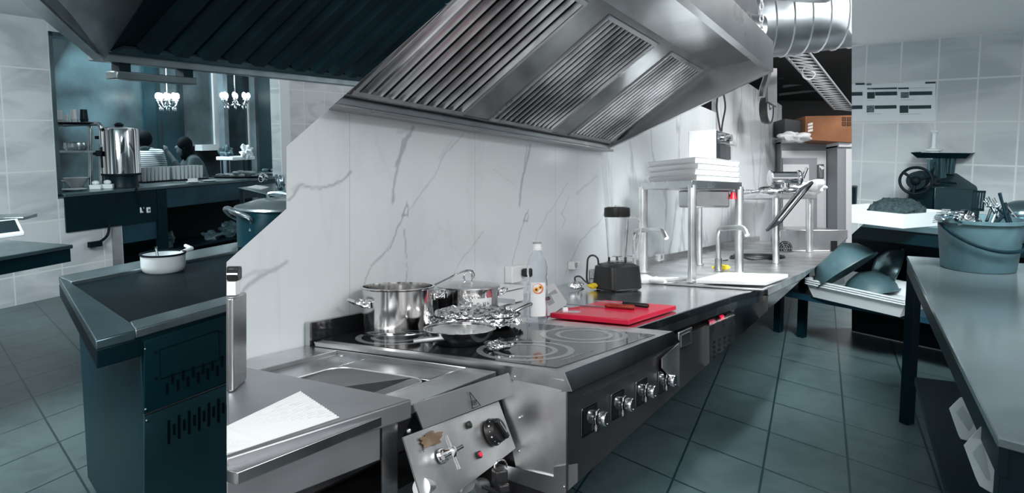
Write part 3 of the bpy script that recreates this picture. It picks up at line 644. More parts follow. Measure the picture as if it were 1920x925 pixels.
# left side: rail, skirt, plate
def onS(px, py): return A.pl(px, py, c1, WA.u)            # plane s = const through the front corner
m = M(); quad_th(m, [c0, c1, b0, onS(1050, 735), onS(960, 712), onS(640, 655), onS(592, 648)], -.003)
m.extr([onS(960, 700), onS(1060, 712), onS(1064, 735), onS(1040, 734), onS(968, 718)], WA.u*-.004); hb.part('side_rail', m, steel_l)
m = M(); m.extr([onS(930, 700), onS(1064, 733), onS(1064, 905), onS(968, 880)], WA.u*.004); side = hb.part('side_plate', m, steel_l, cuts=[K_L3])
m = M(); m.extr([onS(935, 868), onS(1040, 893), onS(1040, 875), onS(1085, 868), onS(1085, 935), onS(1030, 925), onS(935, 892)], WA.u*-.006); hb.part('skirt', m, steel, cuts=[K_L3])
for px, py in ((968, 706), (976, 783), (975, 845), (1060, 912)):
    m = M(); m.ell(onS(px, py)-WA.u*.005, (.004,)*3, 8); hb.part('screw', m, chrome, parent=side)
tfh = ST(1063, 700, .9)[1]+.005
m = M(); fA, fB, fC, fD = Wt(1064, 737, tfh), Wt(1272, 640, tfh+.03), Wt(1272, 790, tfh+.03), Wt(1064, 960, tfh)
ff = [fA, fB, fC, fD]; FN = (fB-fA).cross(fD-fA).normalized(); FN = FN if FN.y < 0 else -FN
m.extr(ff, -FN*.004); fp = hb.part('front_panel', m, ddark, cuts=[K_L3])
m = M(); m.extr([Wt(1240, 672, tfh+.032), Wt(1272, 643, tfh+.034), Wt(1272, 725, tfh+.034), Wt(1262, 716, tfh+.034), Wt(1240, 690, tfh+.033)], FN*.004); hb.part('end_cheek', m, steel_l, cuts=[K_L3])
m = M()                                                   # louvre strip
fu = (fB-fA).normalized(); fv = V((0, 0, 1))
def onf(px, py): return A.pl(px, py, fA, FN)
for k in range(46):
    p_ = onf(1095+k*2.1, 740-k*.97); m.tube([p_+FN*.0008-fv*.005, p_+FN*.0008+fv*.005+fu*.003], .0007, 4)
hb.part('vent_slots', m, steel_d, parent=fp)
Rf = axm(FN)
fx = fu; fy = FN.cross(fx).normalized(); fy = fy if fy.z > 0 else -fy
for i, (px, py, kx, ky, hw) in enumerate(((1104, 787, 1124, 781, 27), (1157, 759, 1173, 755, 22), (1202, 735, 1215, 731, 19), (1243, 714, 1253, 711, 16.5))):
    c = onf(px, py); k_ = c.y/F
    a0, a1 = onf(px-hw*1.05, py+hw*.5), onf(px+hw*1.05, py-hw*.5); W_ = (a1-a0).length/2; H_ = .037
    if i: W_ = W0_
    else: W0_ = W_ = min(W_, .045)
    def rr2(w_, h_, r, off): 
        o = []
        for cx_, cy_, a_0 in ((w_-r, h_-r, 0), (-w_+r, h_-r, 90), (-w_+r, -h_+r, 180), (w_-r, -h_+r, 270)):
            for k in range(5): a_ = math.radians(a_0+90*k/4); o.append(c+fx*(cx_+r*math.cos(a_))+fy*(cy_+r*math.sin(a_))+FN*off)
        return o
    m = M(); m.extr(rr2(W_, H_, .008, 0), FN*.0025); kp = hb.part('knob_plate', m, steel_d, cuts=[K_L3], bev=.001)
    m = M(); m.extr(rr2(W_*.80, H_*.80, .002, .0025), FN*.001); hb.part('display_panel', m, glassblk, parent=kp, cuts=[K_L3])
    kc = onf(kx, ky)-fx*.013-fy*0.0+FN*.003
    m = M(); m.lathe([(.0001, .006), (.0175, .006), (.0182, .008), (.0182, .0235), (.0172, .025), (.0001, .0252)], kc, 40, Rf); kb_ = hb.part('knob', m, alum, parent=kp)
    m = M(); m.lathe([(.0001, 0), (.0150, 0), (.0150, .006), (.0001, .006)], kc, 36, Rf); hb.part('knob_collar', m, black, parent=kp)
    m = M(); m.ell(kc+FN*.0256-fy*.012, (.0014,)*3, 6); m.tube(arc(kc+FN*.0015, .0215, 1.4, 4.2, 16, fx, fy), .0005, 4)
    e = kc-fx*.024+FN*.0045-fy*.020
    m.tube([e+(fx*math.cos(a_)*.005+fy*math.sin(a_)*.008) for a_ in [j*math.pi/6 for j in range(12)]], .0006, 4, closed=True); m.tube([e-fy*.004, e+fy*.004], .0006, 4)
    e = kc-fx*.022+FN*.0045+fy*.017; m.extr([e-fx*.004-fy*.005, e+fx*.004-fy*.005, e+fx*.004+fy*.005, e-fx*.004+fy*.005], FN*.0004)
    m.extr([e-fx*.010-fy*.014, e-fx*.005-fy*.014, e-fx*.005-fy*.010, e-fx*.010-fy*.010], FN*.0004)
    hb.part('printed_symbols', m, paper, parent=kp, cuts=[K_L3])
m = M(); m.prism([WA.P(.014, .04, 0), WA.P(.014, tfh-.035, 0), WA.P(.67, tfh-.02, 0), WA.P(.69, .06, 0)], .28, .884); hb.part('body', m, ddark, cuts=[K_L3])
# cooking zones
zc_ = [(985, 657, .135, .100), (1095, 628, .135, .098), (745, 632, .125, .095)]
for px, py, r1_, r2_ in zc_:
    c = H(px, py, .9006); m = M(); m.ring(c, r1_-.018, r1_, .0004, 64); m.ring(c, r1_-.06, r1_-.045, .0004, 64); hb.part('cooking_zone', m, zone, parent=gl)
m = M(); a_, b_ = H(1050, 676, .9006), H(1110, 658, .9006); m.tube([a_, b_], .0013, 4)
for k in range(13): q_ = a_+(b_-a_)*k/12; m.tube([q_-na*.006+V((0,0,0)), q_+na*.004], .0008, 4)
hb.part('printed_scale', m, zone, parent=gl)
# backsplash
m = M(); m.fbox(WA, -.020, -.012, .006, .024, .885, .955); e_ = M()
hb.part('splash_end', m, steel); m = M(); m.fbox(WA, -.012, .70, .006, .022, .885, .953); hb.part('splash_back', m, glassblk)

# ---- refrigerated counter right of the hob
rc_ = Thing('refrigerated_counter', 'long stainless counter right of the hob with drawers and a vent unit', 'counter', H(1300, 600))
e0, e1, e2, e3 = H(1190, 613, .895), H(1290, 582, .895), H(1382, 553, .895), H(1437, 540, .895)
e0 = H(1180, 618, .895)
wl = lambda p_: WA.P(WA.st(p_)[0], .006, 0)
sk0, sk1 = H(1250, 533, .895), H(1432, 545, .895)
m = M(); m.prism([WA.P(.705, .006, 0), WA.P(.705, ST(1190, 613, .895)[1], 0), e0, e1, e2, e3, wl(H(1437, 540, .895))], .862, .895)
rc_.part('counter_top', m, mat('glossy_steel_top', (.64, .65, .67), .2, 1, var=.15, vs=3, bump=.05, bs=5), bev=.003, cuts=[K_L3])
CF = Fr(e0, e2-e0); CF.n = CF.n if CF.n.y < 0 else -CF.n
def Wc(px, py, t): return A.W(px, py, CF, t)
def wfront(px0, y0a, y0b, px1, y1a, y1b, t, th=.02):      # slab facing the aisle between pixel columns
    a0, a1, b1, b0 = Wc(px0, y0a, t), Wc(px1, y1a, t), Wc(px1, y1b, t), Wc(px0, y0b, t); return M().extr([a0, a1, b1, b0], -CF.n*th)
t1_ = -.010
m = M(); lo = [V((q.x, q.y, .835)) for q in (e0, e1, e2, e3)]; up_ = [V((q.x, q.y, .892)) for q in (e0, e1, e2, e3)]
for i in range(3): m.extr([up_[i], up_[i+1], lo[i+1], lo[i]], -WA.n*.02)
rc_.part('front_lip', m, steel, cuts=[K_L3])
m = M(); m.prism([WA.P(.72, .03, 0), CF.P(.06, -.05, 0), V((e2.x, e2.y, 0))-CF.n*.05, WA.P(WA.st(e2)[0], .03, 0)], .45, .85); rc_.part('body', m, blackm, cuts=[K_L3])
dr = rc_.part('drawer_front', wfront(1262, 640, 800, 1338, 603, 720, t1_-.005), ddark, cuts=[K_L3])
m = wfront(1273, 624, 655, 1298, 613, 644, t1_+.004, .012); hh = rc_.part('handle', m, steel_l, parent=dr, bev=.003)
m = wfront(1278, 630, 650, 1294, 622, 640, t1_+.006, .003); rc_.part('recess', m, alum, parent=dr)
vu = rc_.part('vent_unit', wfront(1330, 612, 740, 1378, 592, 700, t1_+.012, .05), steel, cuts=[K_L3], label='steel vent unit with slots')
m = M(); q = [Wc(1330, 612, t1_+.012), Wc(1378, 592, t1_+.012), Wc(1366, 586, t1_-.03), Wc(1326, 602, t1_-.03)]; m.extr(q, (0, 0, .003)); ct = rc_.part('control_box', m, steel_l, parent=vu)
m = M(); q = [Wc(1345, 603, t1_-.0), Wc(1364, 595, t1_-.0), Wc(1358, 592, t1_-.025), Wc(1342, 598, t1_-.025)]; m.extr(q, (0, 0, .008)); rc_.part('display', m, black, parent=vu)
m = M(); q = [Wc(1352, 600, t1_+.003), Wc(1358, 597.5, t1_+.003), Wc(1355, 595, t1_-.015), Wc(1349, 597.5, t1_-.015)]; m.extr(q, (0, 0, .012)); rc_.part('red_digits', m, redlamp, parent=vu)
m = M(); q = [Wc(1330, 608, t1_+.006), Wc(1341, 604, t1_+.006), Wc(1337, 600, t1_-.02), Wc(1328, 603, t1_-.02)]; m.extr(q, (0, 0, .006)); rc_.part('red_sticker', m, mat('pink_red_sticker', (.6, .1, .16), .5), parent=vu)
m = M()
for r_ in range(7):
    for k in range(4):
        x = 1338+k*9.5; y = 640-k*4.2+r_*9; q = [Wc(x, y, t1_+.013), Wc(x+3.2, y-1.4, t1_+.013), Wc(x+3.2, y+3.6, t1_+.013), Wc(x, y+5, t1_+.013)]; m.extr(q, CF.n*.001)
rc_.part('vent_slots', m, black, parent=vu, cuts=[K_L3])
# ---- sink counter further right
sc_ = Thing('sink_counter', 'far stainless sink counter running to the cut edge under the white board', 'sink counter', H(1480, 530))
h0, h1, h2 = H(1384, 556, .897), H(1440, 541, .897), H(1521, 504, .897); h3 = WA.P(WA.st(h2)[0]+3.3, WA.st(h2)[1]+.15, .897)
sE = WA.st(h3)[0]
bsn = [H(1250, 536, .897), H(1300, 531, .897)]
m = M(); m.prism([wl(H(1437, 540, .895))+ua*.003, V((e3.x, e3.y, 0))+ua*.003, h1+ua*.004, h2, h3, WA.P(sE, .006, 0)], .86, .897)
sc_.part('worktop', m, steel_l, cuts=[K_L3, K_V2], bev=.003)
m = M(); m.extr([V((h1.x, h1.y, .86)), V((h2.x, h2.y, .86)), V((h3.x, h3.y, .86)), V((h3.x, h3.y, .55)), V((h1.x, h1.y, .55))], -WA.n*.3); sc_.part('front', m, steel_d, cuts=[K_L3, K_V2])
m = M(); m.extr([V((q.x, q.y, .855)) for q in (e2+ua*.03-na*.02, e3-na*.02)]+[V((q.x, q.y, .5)) for q in (e3-na*.02, e2+ua*.03-na*.02)], -WA.n*.3); sc_.part('front_door', m, steel, cuts=[K_L3])
m = M(); m.fbox(WA, WA.st(sk0)[0]+.05, sE, .006, .02, .897, .945); sc_.part('upstand', m, steel, cuts=[K_V2])
# recessed sink near the boards: dark trough with raised rim
s0_, tt0 = ST(1247, 536, .897); s1_, tt1 = ST(1425, 544, .897)
fs_ = Fr(H(1247, 534, .897), H(1432, 546, .897)-H(1247, 534, .897)); fs_.n = -fs_.n if fs_.n.y < 0 else fs_.n
LW = (H(1432, 546, .897)-H(1247, 534, .897)).length
sk = Thing('sink_trough', 'shallow steel sink with a dark opening in front of the white cutting board', 'sink', H(1340, 540, .897))
m = M(); m.fbox(fs_, 0, LW, 0, .015, .8965, .906); m.fbox(fs_, 0, .015, .015, .34, .8965, .906); m.fbox(fs_, LW-.015, LW, .015, .2, .8965, .906); sk.part('rim', m, steel_l, bev=.003)
m = M(); m.fbox(fs_, .015, LW-.016, .016, .09, .8966, .8975); sk.part('opening', m, ddark)
# white cutting board on the sink
def quad4(a, b, c, z): a, b, c = A.H(*a, z), A.H(*b, z), A.H(*c, z); return [a, b, c, a+c-b]
q = quad4((1304, 527), (1437, 531), (1478, 517), .92)
m = M(); m.prism(q, .907, .928); solo('cutting_board', m, whiteb, 'white plastic cutting board lying on the far sink below the tall tap', 'cutting board', bev=.004)
# ---- wall sockets
for px, py, w_, h_, lb in ((1070, 497, .060, .042, 'white wall socket between the oil bottle and the blender'), (1232, 482, .075, .05, 'white double wall socket behind the curved tap')):
    p_ = A.W(px, py, WA, .0); s_, z_ = WA.st(p_)[0], p_.z
    so = Thing('wall_socket', lb, 'socket', WA.P(s_, .0, z_-h_/2))
    m = M(); m.fbox(WA, s_-w_/2*1.3, s_+w_/2*1.3, .001, .035, z_-h_/2, z_+h_/2); so.part('housing', m, white, bev=.004)
    for k in (0, 1):
        c = WA.P(s_-.01+k*w_*.45, .0365, z_); m = M(); m.ring(c-WA.n*.001, .008, .014, .0015, 20, axm(WA.n)); m.cyl(c, c+WA.n*.0005, .003, 8); so.part('outlet', m, paper if k else grey)
p_ = A.W(952, 515, WA, 0); s_, z_ = WA.st(p_)[0], p_.z
so = Thing('wall_socket', 'white wall socket with a black plug behind the oil bottle', 'socket', WA.P(s_, 0, z_-.03))
m = M(); m.fbox(WA, s_-.03, s_+.10, .001, .04, z_-.035, z_+.037); so.part('housing', m, white, bev=.004)
m = M(); m.fbox(WA, s_+.045, s_+.085, .041, .075, z_-.012, z_+.024); so.part('plug', m, black, bev=.008)
# ================================================================== FRONT KITCHEN: things on the counters
def at(px, py, z): return A.H(px, py, z)
def pxl(n, p): return n/F*p.y
ZG = .9015
# big stock pot
c = at(746, 622, ZG); r = pxl(66, c); h = pxl(84, c)
pot = Thing('stock_pot', 'tall shiny steel stock pot without a lid at the back left of the hob', 'pot', c)
m = M(); m.lathe([(.001, .0), (r*.96, 0), (r*.99, .006), (r, .02), (r, h-.004), (r+.006, h), (r+.006, h+.003), (r-.002, h+.003), (r-.003, h-.01), (r-.004, .02), (.001, .012)], c, 64); pot.part('body', m, potsteel)
m = M(); m.lathe([(.001, -.0005), (r*1.02, -.0005), (r*1.02, .006), (.001, .006)], c, 64); pot.part('base_plate', m, steel_d)
def loop_handle(th, c, r, z, ang, w=.055, d=.045, dz=.012, mt=chrome, rad=.0042):
    u = V((math.cos(ang), math.sin(ang), 0)); v = V((-u.y, u.x, 0)); o = c+u*r+V((0, 0, z))
    pts = smooth_path([o-v*w/2, o-v*w/2+u*d*.35-V((0,0,.004)), o-v*w*.42+u*d+V((0,0,dz)), o+v*w*.42+u*d+V((0,0,dz)), o+v*w/2+u*d*.35-V((0,0,.004)), o+v*w/2], 4)
    m = M(); m.tube(pts, rad, 8); hd = th.part('handle', m, mt)
    for k in (-1, 1):
        m = M(); m.box(o+v*w/2*k-u*.001, (.008, .020, .022), rz=ang); th.part('bracket', m, mt, parent=hd, bev=.003)
loop_handle(pot, c, r, h-.045, math.radians(212), .07, .042); loop_handle(pot, c, r, h-.030, math.radians(15), .06, .035)
# small pot with lid and steel ladle handle
c = at(878, 591, ZG); r = pxl(56, c); h = pxl(52, c)
pt2 = Thing('saucepan_with_lid', 'lidded steel pot with a paper sticker behind the foil covered pan', 'pot', c)
m = M(); m.lathe([(.001, 0), (r*.97, 0), (r, .01), (r, h), (r+.004, h+.002), (.001, h+.001)], c, 56); pt2.part('body', m, potsteel)
m = M(); m.lathe([(r+.006, h+.002), (r+.007, h+.007), (r*.9, h+.013), (r*.5, h+.020), (.001, h+.023)], c, 56); lid = pt2.part('lid', m, steel_l)
k0 = c+V((0, 0, h+.02)); m = M(); m.tube(smooth_path([k0+V((-.012, 0, 0)), k0+V((-.016, 0, .02)), k0+V((-.006, 0, .036)), k0+V((.006, 0, .036)), k0+V((.014, 0, .02)), k0+V((.010, 0, 0))], 4), .0035, 8); pt2.part('lid_handle', m, chrome, parent=lid)
loop_handle(pt2, c, r, h-.020, math.radians(205), .07, .035, .014, rad=.0038)
loop_handle(pt2, c, r, h-.02, math.radians(15), .06, .03)
def wrap(c, r, a0, a1, z0, z1, n=10, off=.0012):
    m = M(); vs = []; fs = []
    for i in range(n+1):
        a_ = a0+(a1-a0)*i/n
        for rr_, z in ((r+off*.3, z0), (r+off, z0), (r+off, z1), (r+off*.3, z1)): vs.append(c+V((math.cos(a_)*rr_, math.sin(a_)*rr_, z)))
    for i in range(n):
        for k in range(4): fs.append((i*4+k, i*4+(k+1)%4, i*4+4+(k+1)%4, i*4+4+k))
    return m.add(vs, fs+[(0, 1, 2, 3), (n*4+3, n*4+2, n*4+1, n*4)])
m = wrap(c, r, math.radians(-78), math.radians(-38), h*.38, h*.72); stk = pt2.part('paper_sticker', m, paper)
m = M()
for k, (a_, hh_) in enumerate(((-70, .3), (-67, .3), (-63, .15), (-58, .3), (-54, .3), (-49, .3), (-46, .2))):
    q = c+V((math.cos(math.radians(a_)), math.sin(math.radians(a_)), 0))*(r+.0018); m.tube([q+V((0, 0, h*.48)), q+V((0, 0, h*.48+hh_*.035))], .0011, 4)
pt2.part('handwritten_marks', m, black, parent=stk)
# ladle handle resting over the pots
l0 = c+V((-r-.03, -.03, h-.018)); m = M(); D_ = c.y-.02
pts = smooth_path([A.P(808, 537, D_-.12), A.P(830, 527, D_-.06), A.P(855, 515, D_), A.P(872, 508, D_), A.P(884, 508, D_), A.P(889, 514, D_), A.P(886, 524, D_), A.P(879, 533, D_)], 4)
m.tube(pts, [.0035]*len(pts), 8); m.ell(A.P(800, 541, D_-.14), (.02, .02, .006), 12)
solo('ladle', m, chrome, 'steel ladle with a hooked handle leaning across the two pots', 'ladle')
# foil covered pan
c = at(893, 612, ZG); ra = pxl(88, c)
fp_ = Thing('foil_covered_pan', 'black pan covered with crumpled aluminium foil behind the frying pan', 'pan', c)
m = M(); m.lathe([(.001, 0), (ra*.72, 0), (ra*.95, .042), (ra*.93, .042), (ra*.7, .004), (.001, .004)], c, 48, sy=.8); fp_.part('pan_body', m, black)
m = M(); NR, NA_ = 22, 90; vs = [c+V((0, 0, .062))]; fs = []
for i in range(1, NR+1):
    for k in range(NA_):
        a_ = 2*math.pi*k/NA_; q = i/NR; rr_ = ra*1.02*q*(1+.10*noise.noise(V((math.cos(a_)*2.5, math.sin(a_)*2.5, 1)))*(1 if q > .8 else .3))
        z = .060-.014*q**2-(.028*max(0, q-.82)/.18)+.007*noise.noise(V((math.cos(a_)*q*9, math.sin(a_)*q*9, 5)))+(.010*noise.noise(V((a_*9, q*5, 2))) if q > .6 else 0)
        vs.append(c+V((math.cos(a_)*rr_, math.sin(a_)*rr_*.82, z)))
for k in range(NA_): fs.append((0, 1+k, 1+(k+1)%NA_))
for i in range(NR-1):
    for k in range(NA_): fs.append((1+i*NA_+k, 1+(i+1)*NA_+k, 1+(i+1)*NA_+(k+1)%NA_, 1+i*NA_+(k+1)%NA_))
m.add(vs, fs); fp_.part('foil_cover', m, foil, sm=20)
m = M(); a_ = c+V((ra*.75, .01, .04)); m.tube(smooth_path([a_, a_+V((.05, .04, .02)), a_+V((.13, .12, .035))], 4), .006, 8); fp_.part('pan_handle', m, steel_d)
# frying pan
c = at(862, 643, ZG); r = pxl(66, c)
fr_ = Thing('frying_pan', 'small steel frying pan at the front edge of the hob', 'frying pan', c)
m = M(); m.lathe([(.001, 0), (r*.68, 0), (r*.72, .004), (r*.92, .026), (r, .042), (r+.004, .043), (r-.002, .040), (r*.88, .026), (r*.68, .006), (.001, .004)], c, 56); fr_.part('pan_body', m, steel_d)
m = M(); m.lathe([(r*.985, .0405), (r+.004, .0425), (r+.003, .044), (r*.985, .0425)], c, 56, closed=True); m.lathe([(.001, .0045), (r*.67, .0065), (r*.87, .0268), (r*.97, .0395)], c, 56); fr_.part('cooking_surface', m, potsteel)
hd0 = A.P(838, 634, c.y-r*.75); hd1 = A.P(775, 640, c.y-r*1.0)
m = M(); m.tube([hd0+(hd0-hd1).normalized()*.02, hd0, hd0+(hd1-hd0)*.3, hd0+(hd1-hd0)*.6, hd1], [.010, .008, .007, .0085, .006], 10); fr_.part('handle', m, steel_l)
# foil scrap
c = at(936, 656, ZG); m = M(); m.ell(c+V((0, 0, .010)), (.040, .030, .010), 22)
for i, q in enumerate(m.v): m.v[i] = q+V((noise.noise(q*70), noise.noise(q*70+V((9,9,9))), max(0, noise.noise(q*90)))) * .010
solo('foil_scrap', m, foil, 'small crumpled scrap of foil on the black glass by the front zone', 'foil', sm=15)
# oil bottle
c = at(1007, 603, ZG); s = pxl(1, c); r = 19.5*s; hh = 148*s
bo = Thing('oil_bottle', 'clear plastic oil bottle with a white cap and a flower label', 'bottle', c)
prof = [(.001, 0), (r*.9, 0), (r, .004), (r, .02), (r*.96, .023), (r, .027), (r, hh*.52), (r*.9, hh*.56), (r*.98, hh*.60), (r*.98, hh*.70), (r*.85, hh*.78), (r*.5, hh*.87), (r*.40, hh*.90), (r*.40, hh*.915)]
m = M(); m.lathe(prof+[(q*.96-.0005, z+.0004) for q, z in prof[::-1]], c, 40, sx=1, sy=.9); bo.part('bottle_body', m, petg)
m = M(); m.lathe([(.001, hh*.905), (r*.47, hh*.905), (r*.47, hh*.94), (r*.42, hh*.945), (r*.42, hh*.99), (.001, hh)], c, 28); cap = bo.part('cap', m, white)
m = M(); m.lathe([(.001, hh*.985), (r*.43, hh*.985), (r*.43, hh+.001), (.001, hh+.001)], c, 28); bo.part('cap_top', m, grey, parent=cap, label='grey cap disc')
m = wrap(c, r*1.0, math.radians(-128), math.radians(-42), .022, hh*.505, 14, .0012); lb = bo.part('label', m, paper)
d_ = V((0, -1, 0)); m = M(); o_ = c+V((.002, -r-.0014, hh*.43)); Rl = axm(d_)
m.lathe([(.0001, 0), (.0175, 0), (.0175, .0006), (.0001, .0006)], o_+V((0, .0002, 0)), 28, Rl); bo.part('red_round_print', m, mat('red_orange_print', (.75, .12, .03), .5), parent=lb)
m = M(); m.lathe([(.0001, 0), (.0150, 0), (.0150, .0006), (.0001, .0006)], o_+V((-.0015, -.0008, .001)), 28, Rl); bo.part('label_window', m, paper, parent=lb)
for (dx, dz, rr_) in ((-.006, -.003, .0095), (.008, .005, .0075)):
    q = o_+V((dx, -.0018, dz)); m = M(); b_ = []
    for k in range(28): a_ = math.pi*2*k/28; e = rr_*(1 if k % 2 else .72); b_.append(q+V((math.cos(a_)*e, 0, math.sin(a_)*e)))
    m.extr(b_, (0, -.0005, 0)); fl = bo.part('flower_print', m, mat('sunflower', (.95, .42, .02), .5), parent=lb)
    m = M(); m.cyl(q+V((0, -.0006, 0)), q+V((0, -.0012, 0)), rr_*.42, 14); bo.part('flower_heart', m, mat('flower_brown', (.10, .02, .005), .5), parent=lb)
# kitchen scale
c = at(1000, 572, .897); sc1 = Thing('kitchen_scale', 'white kitchen scale with a sloping display behind the oil bottle', 'scale', c)
u = V((.92, .39, 0)).normalized(); v = V((.39, -.92, 0)).normalized()
zt = .897
fs2 = Fr(WA.P(ST(934, 580, .897)[0], .03, 0), WA.u, WA.n)
m = M(); m.fbox(fs2, .0, .26, .0, .10, zt, zt+.052); m.fbox(fs2, -.01, .27, -.015, .11, zt+.056, zt+.064); sc1.part('weighing_platform', m, white, bev=.004)
q = [A.P(1012, 548, 2.62), A.P(1042, 532, 2.80), A.P(1062, 566, 2.72), A.P(1020, 586, 2.52)]
m = M(); a0, a1, a2, a3 = A.H(1008, 590, zt), A.H(1040, 563, zt), A.H(1062, 573, zt), A.H(1028, 594, zt)
up0 = A.P(1012, 545, 2.60); up1 = A.P(1038, 530, 2.80)
m.hexa([a0, a3, a2, a1, up0+V((0, .01, 0)), A.P(1022, 585, a3.y), A.P(1063, 566, a2.y), up1]); sc1.part('console', m, mat('light_grey_plastic', (.62, .64, .66), .35), bev=.002)
nq = (A.P(1063, 566, a2.y)-up0).cross(up1-A.P(1022, 585, a3.y)).normalized(); nq = nq if nq.z > 0 else -nq
def onc(px, py): return A.pl(px, py, A.P(1022, 585, a3.y), nq)+nq*.001
m = M(); m.extr([onc(1020, 556), onc(1040, 543), onc(1053, 561), onc(1029, 574)], nq*.001); sc1.part('display', m, grey)
m = M(); m.extr([A.P(934, 559, 2.44), A.P(966, 562, 2.46), A.P(966, 571, 2.46), A.P(934, 568, 2.44)], (0, .002, 0)); sc1.part('rating_plate', m, grey)
# red board and knives
zb = .897
f_l, f_f, f_r = A.H(1031, 587, zb+.019), A.H(1179, 600, zb+.019), A.H(1268, 573, zb+.019)
bl = f_l+f_r-f_f
m = M(); m.prism([f_l, f_f, f_r, bl], zb+.001, zb+.019); solo('red_cutting_board', m, red, 'bright red plastic cutting board right of the hob', 'cutting board', bev=.003)
zk = zb+.0195
a_, b_ = A.H(1135, 573, zk+.008), A.H(1190, 577, zk+.008); d = (b_-a_).normalized()
kn_ = Thing('knife', 'knife with a red brown wooden handle lying on the red board', 'knife', a_)
m = M(); m.tube([a_, a_+d*.01, (a_+b_)/2, b_-d*.008, b_], [.007, .009, .0085, .0095, .007], 10); kn_.part('handle', m, woodred)
m = M(); n_ = V((d.y, -d.x, 0)); m.extr([a_-n_*.004-V((0,0,.005)), a_-d*.16-V((0,0,.005)), a_-d*.15+n_*.02-V((0,0,.005)), a_+n_*.012-V((0,0,.005))], (0, 0, .0015)); kn_.part('blade', m, steel_d)
a_, b_ = A.H(1168, 569, zk+.010), A.H(1216, 574, zk+.008)
kn2 = Thing('knife', 'knife with a black handle lying behind the wooden handled knife', 'knife', a_)
m = M(); d = (b_-a_).normalized(); m.tube([a_, b_-d*.008, b_], [.0075, .0085, .006], 10); kn2.part('handle', m, black)
m = M(); n_ = V((d.y, -d.x, 0)); m.extr([a_-V((0,0,.003)), a_-d*.12-V((0,0,.003)), a_-d*.11-n_*.018-V((0,0,.003)), a_-n_*.018-V((0,0,.003))], (0, 0, .0015)); kn2.part('blade', m, steel)
c = A.H(1061, 582, zk+.008); jr = Thing('spice_jar', 'tiny glass jar with a white cap lying on the left end of the red board', 'jar', c)
d = V((.95, .1, 0)).normalized()
m = M(); m.cyl(c-d*.012, c+d*.006, .011, 20); jr.part('cap', m, white, bev=.001); m = M(); m.cyl(c+d*.007, c+d*.05, .009, 20, .010); jr.part('glass', m, glass)
# blender
zt = .897; c = A.H(1157, 543, zt); s = pxl(1, c)
bl_ = Thing('blender', 'black countertop blender with a clear jar standing on the steel counter', 'blender', c)
u = V((.85, .5, 0)).normalized(); fb = Fr(c, u)
def lo(m, rings, n=28):
    vs = []; fs = []
    for (w_, d_, z, p_) in rings:
        for k in range(n):
            a_ = 2*math.pi*k/n; cx_ = math.copysign(abs(math.cos(a_))**p_, math.cos(a_))*w_; sy_ = math.copysign(abs(math.sin(a_))**p_, math.sin(a_))*d_
            q = fb.P(cx_, sy_, 0); vs.append(V((q.x, q.y, zt+z)))
    for i in range(len(rings)-1):
        for k in range(n): fs.append((i*n+k, i*n+(k+1)%n, (i+1)*n+(k+1)%n, (i+1)*n+k))
    fs += [tuple(range(n))[::-1], tuple((len(rings)-1)*n+k for k in range(n))]; return m.add(vs, fs)
w_ = 38*s
m = lo(M(), [(w_*.95, w_*.85, .004, .35), (w_, w_*.9, .01, .35), (w_*.98, w_*.88, .030*1.6, .35), (w_*.94, w_*.8, 44*s, .4), (w_*.75, w_*.65, 49*s, .6), (w_*.55, w_*.55, 51*s, 1)]); base = bl_.part('motor_base', m, black)
for k in (-1, 1):
    for j in (-1, 1):
        q = fb.P(k*w_*.7, j*w_*.6, zt); m = M(); m.cyl((q.x, q.y, zt), (q.x, q.y, zt+.005), .01, 12); bl_.part('foot', m, blackm, parent=base)
kc = fb.P(w_*.96, -0.0, zt+.035); m = M(); m.cyl(kc, kc+u*.028, .022, 24, .018); bl_.part('control_knob', m, black); m = M(); m.fbox(fb, w_*.94, w_*1.0, -.03, .03, zt+.045, zt+.075); bl_.part('switch_plate', m, steel_d)
ja = 50*s; jb = 138*s; r0, r1 = 17*s, 23*s
m = M(); pr = [(r0, ja), (r0*1.0, ja+.02), (r1, jb)]; m.lathe(pr+[(q-.004, z+(.004 if i == 2 else 0)) for i, (q, z) in enumerate(pr[::-1])], c, 12); jar = bl_.part('jar', m, glass)
m = M(); m.lathe([(.001, ja), (r0*1.1, ja), (r0*1.1, ja+.008), (.001, ja+.008)], c, 24); m.tube([c+V((0,0,ja+.01)), c+V((0,0,ja+.03))], .006, 8)
for k in range(4): a_ = k*math.pi/2+.4; m.box(c+V((math.cos(a_)*.014, math.sin(a_)*.014, ja+.03)), (.026, .006, .0015), rz=a_)
bl_.part('blade_unit', m, steel_d, parent=jar)
m = M()
for k in (-1, 1): m.box(c+V((k*r0*.9, -.006, ja+.014)), (.010, .010, .026))
bl_.part('jar_clips', m, black, parent=jar)
m = M(); m.lathe([(.001, jb-.006), (r1*1.02, jb-.006), (r1*1.08, jb+.002), (r1*1.04, jb+15*s), (r1*.75, jb+17*s), (.001, jb+17*s)], c, 28); lid = bl_.part('lid', m, black)
m = M(); m.lathe([(.001, jb+17*s), (.012, jb+17*s), (.012, jb+20*s), (.001, jb+20*s)], c, 20); bl_.part('lid_plug', m, glass, parent=lid)
m = M(); m.tube(smooth_path([c+V((r1*1.0, 0, jb-.01)), c+V((r1*1.7, 0, jb-.012)), c+V((r1*1.9, 0, jb-.06)), c+V((r1*1.5, 0, ja+.04)), c+V((r0, 0, ja+.03))], 4), .006, 8); bl_.part('jar_handle', m, glass)
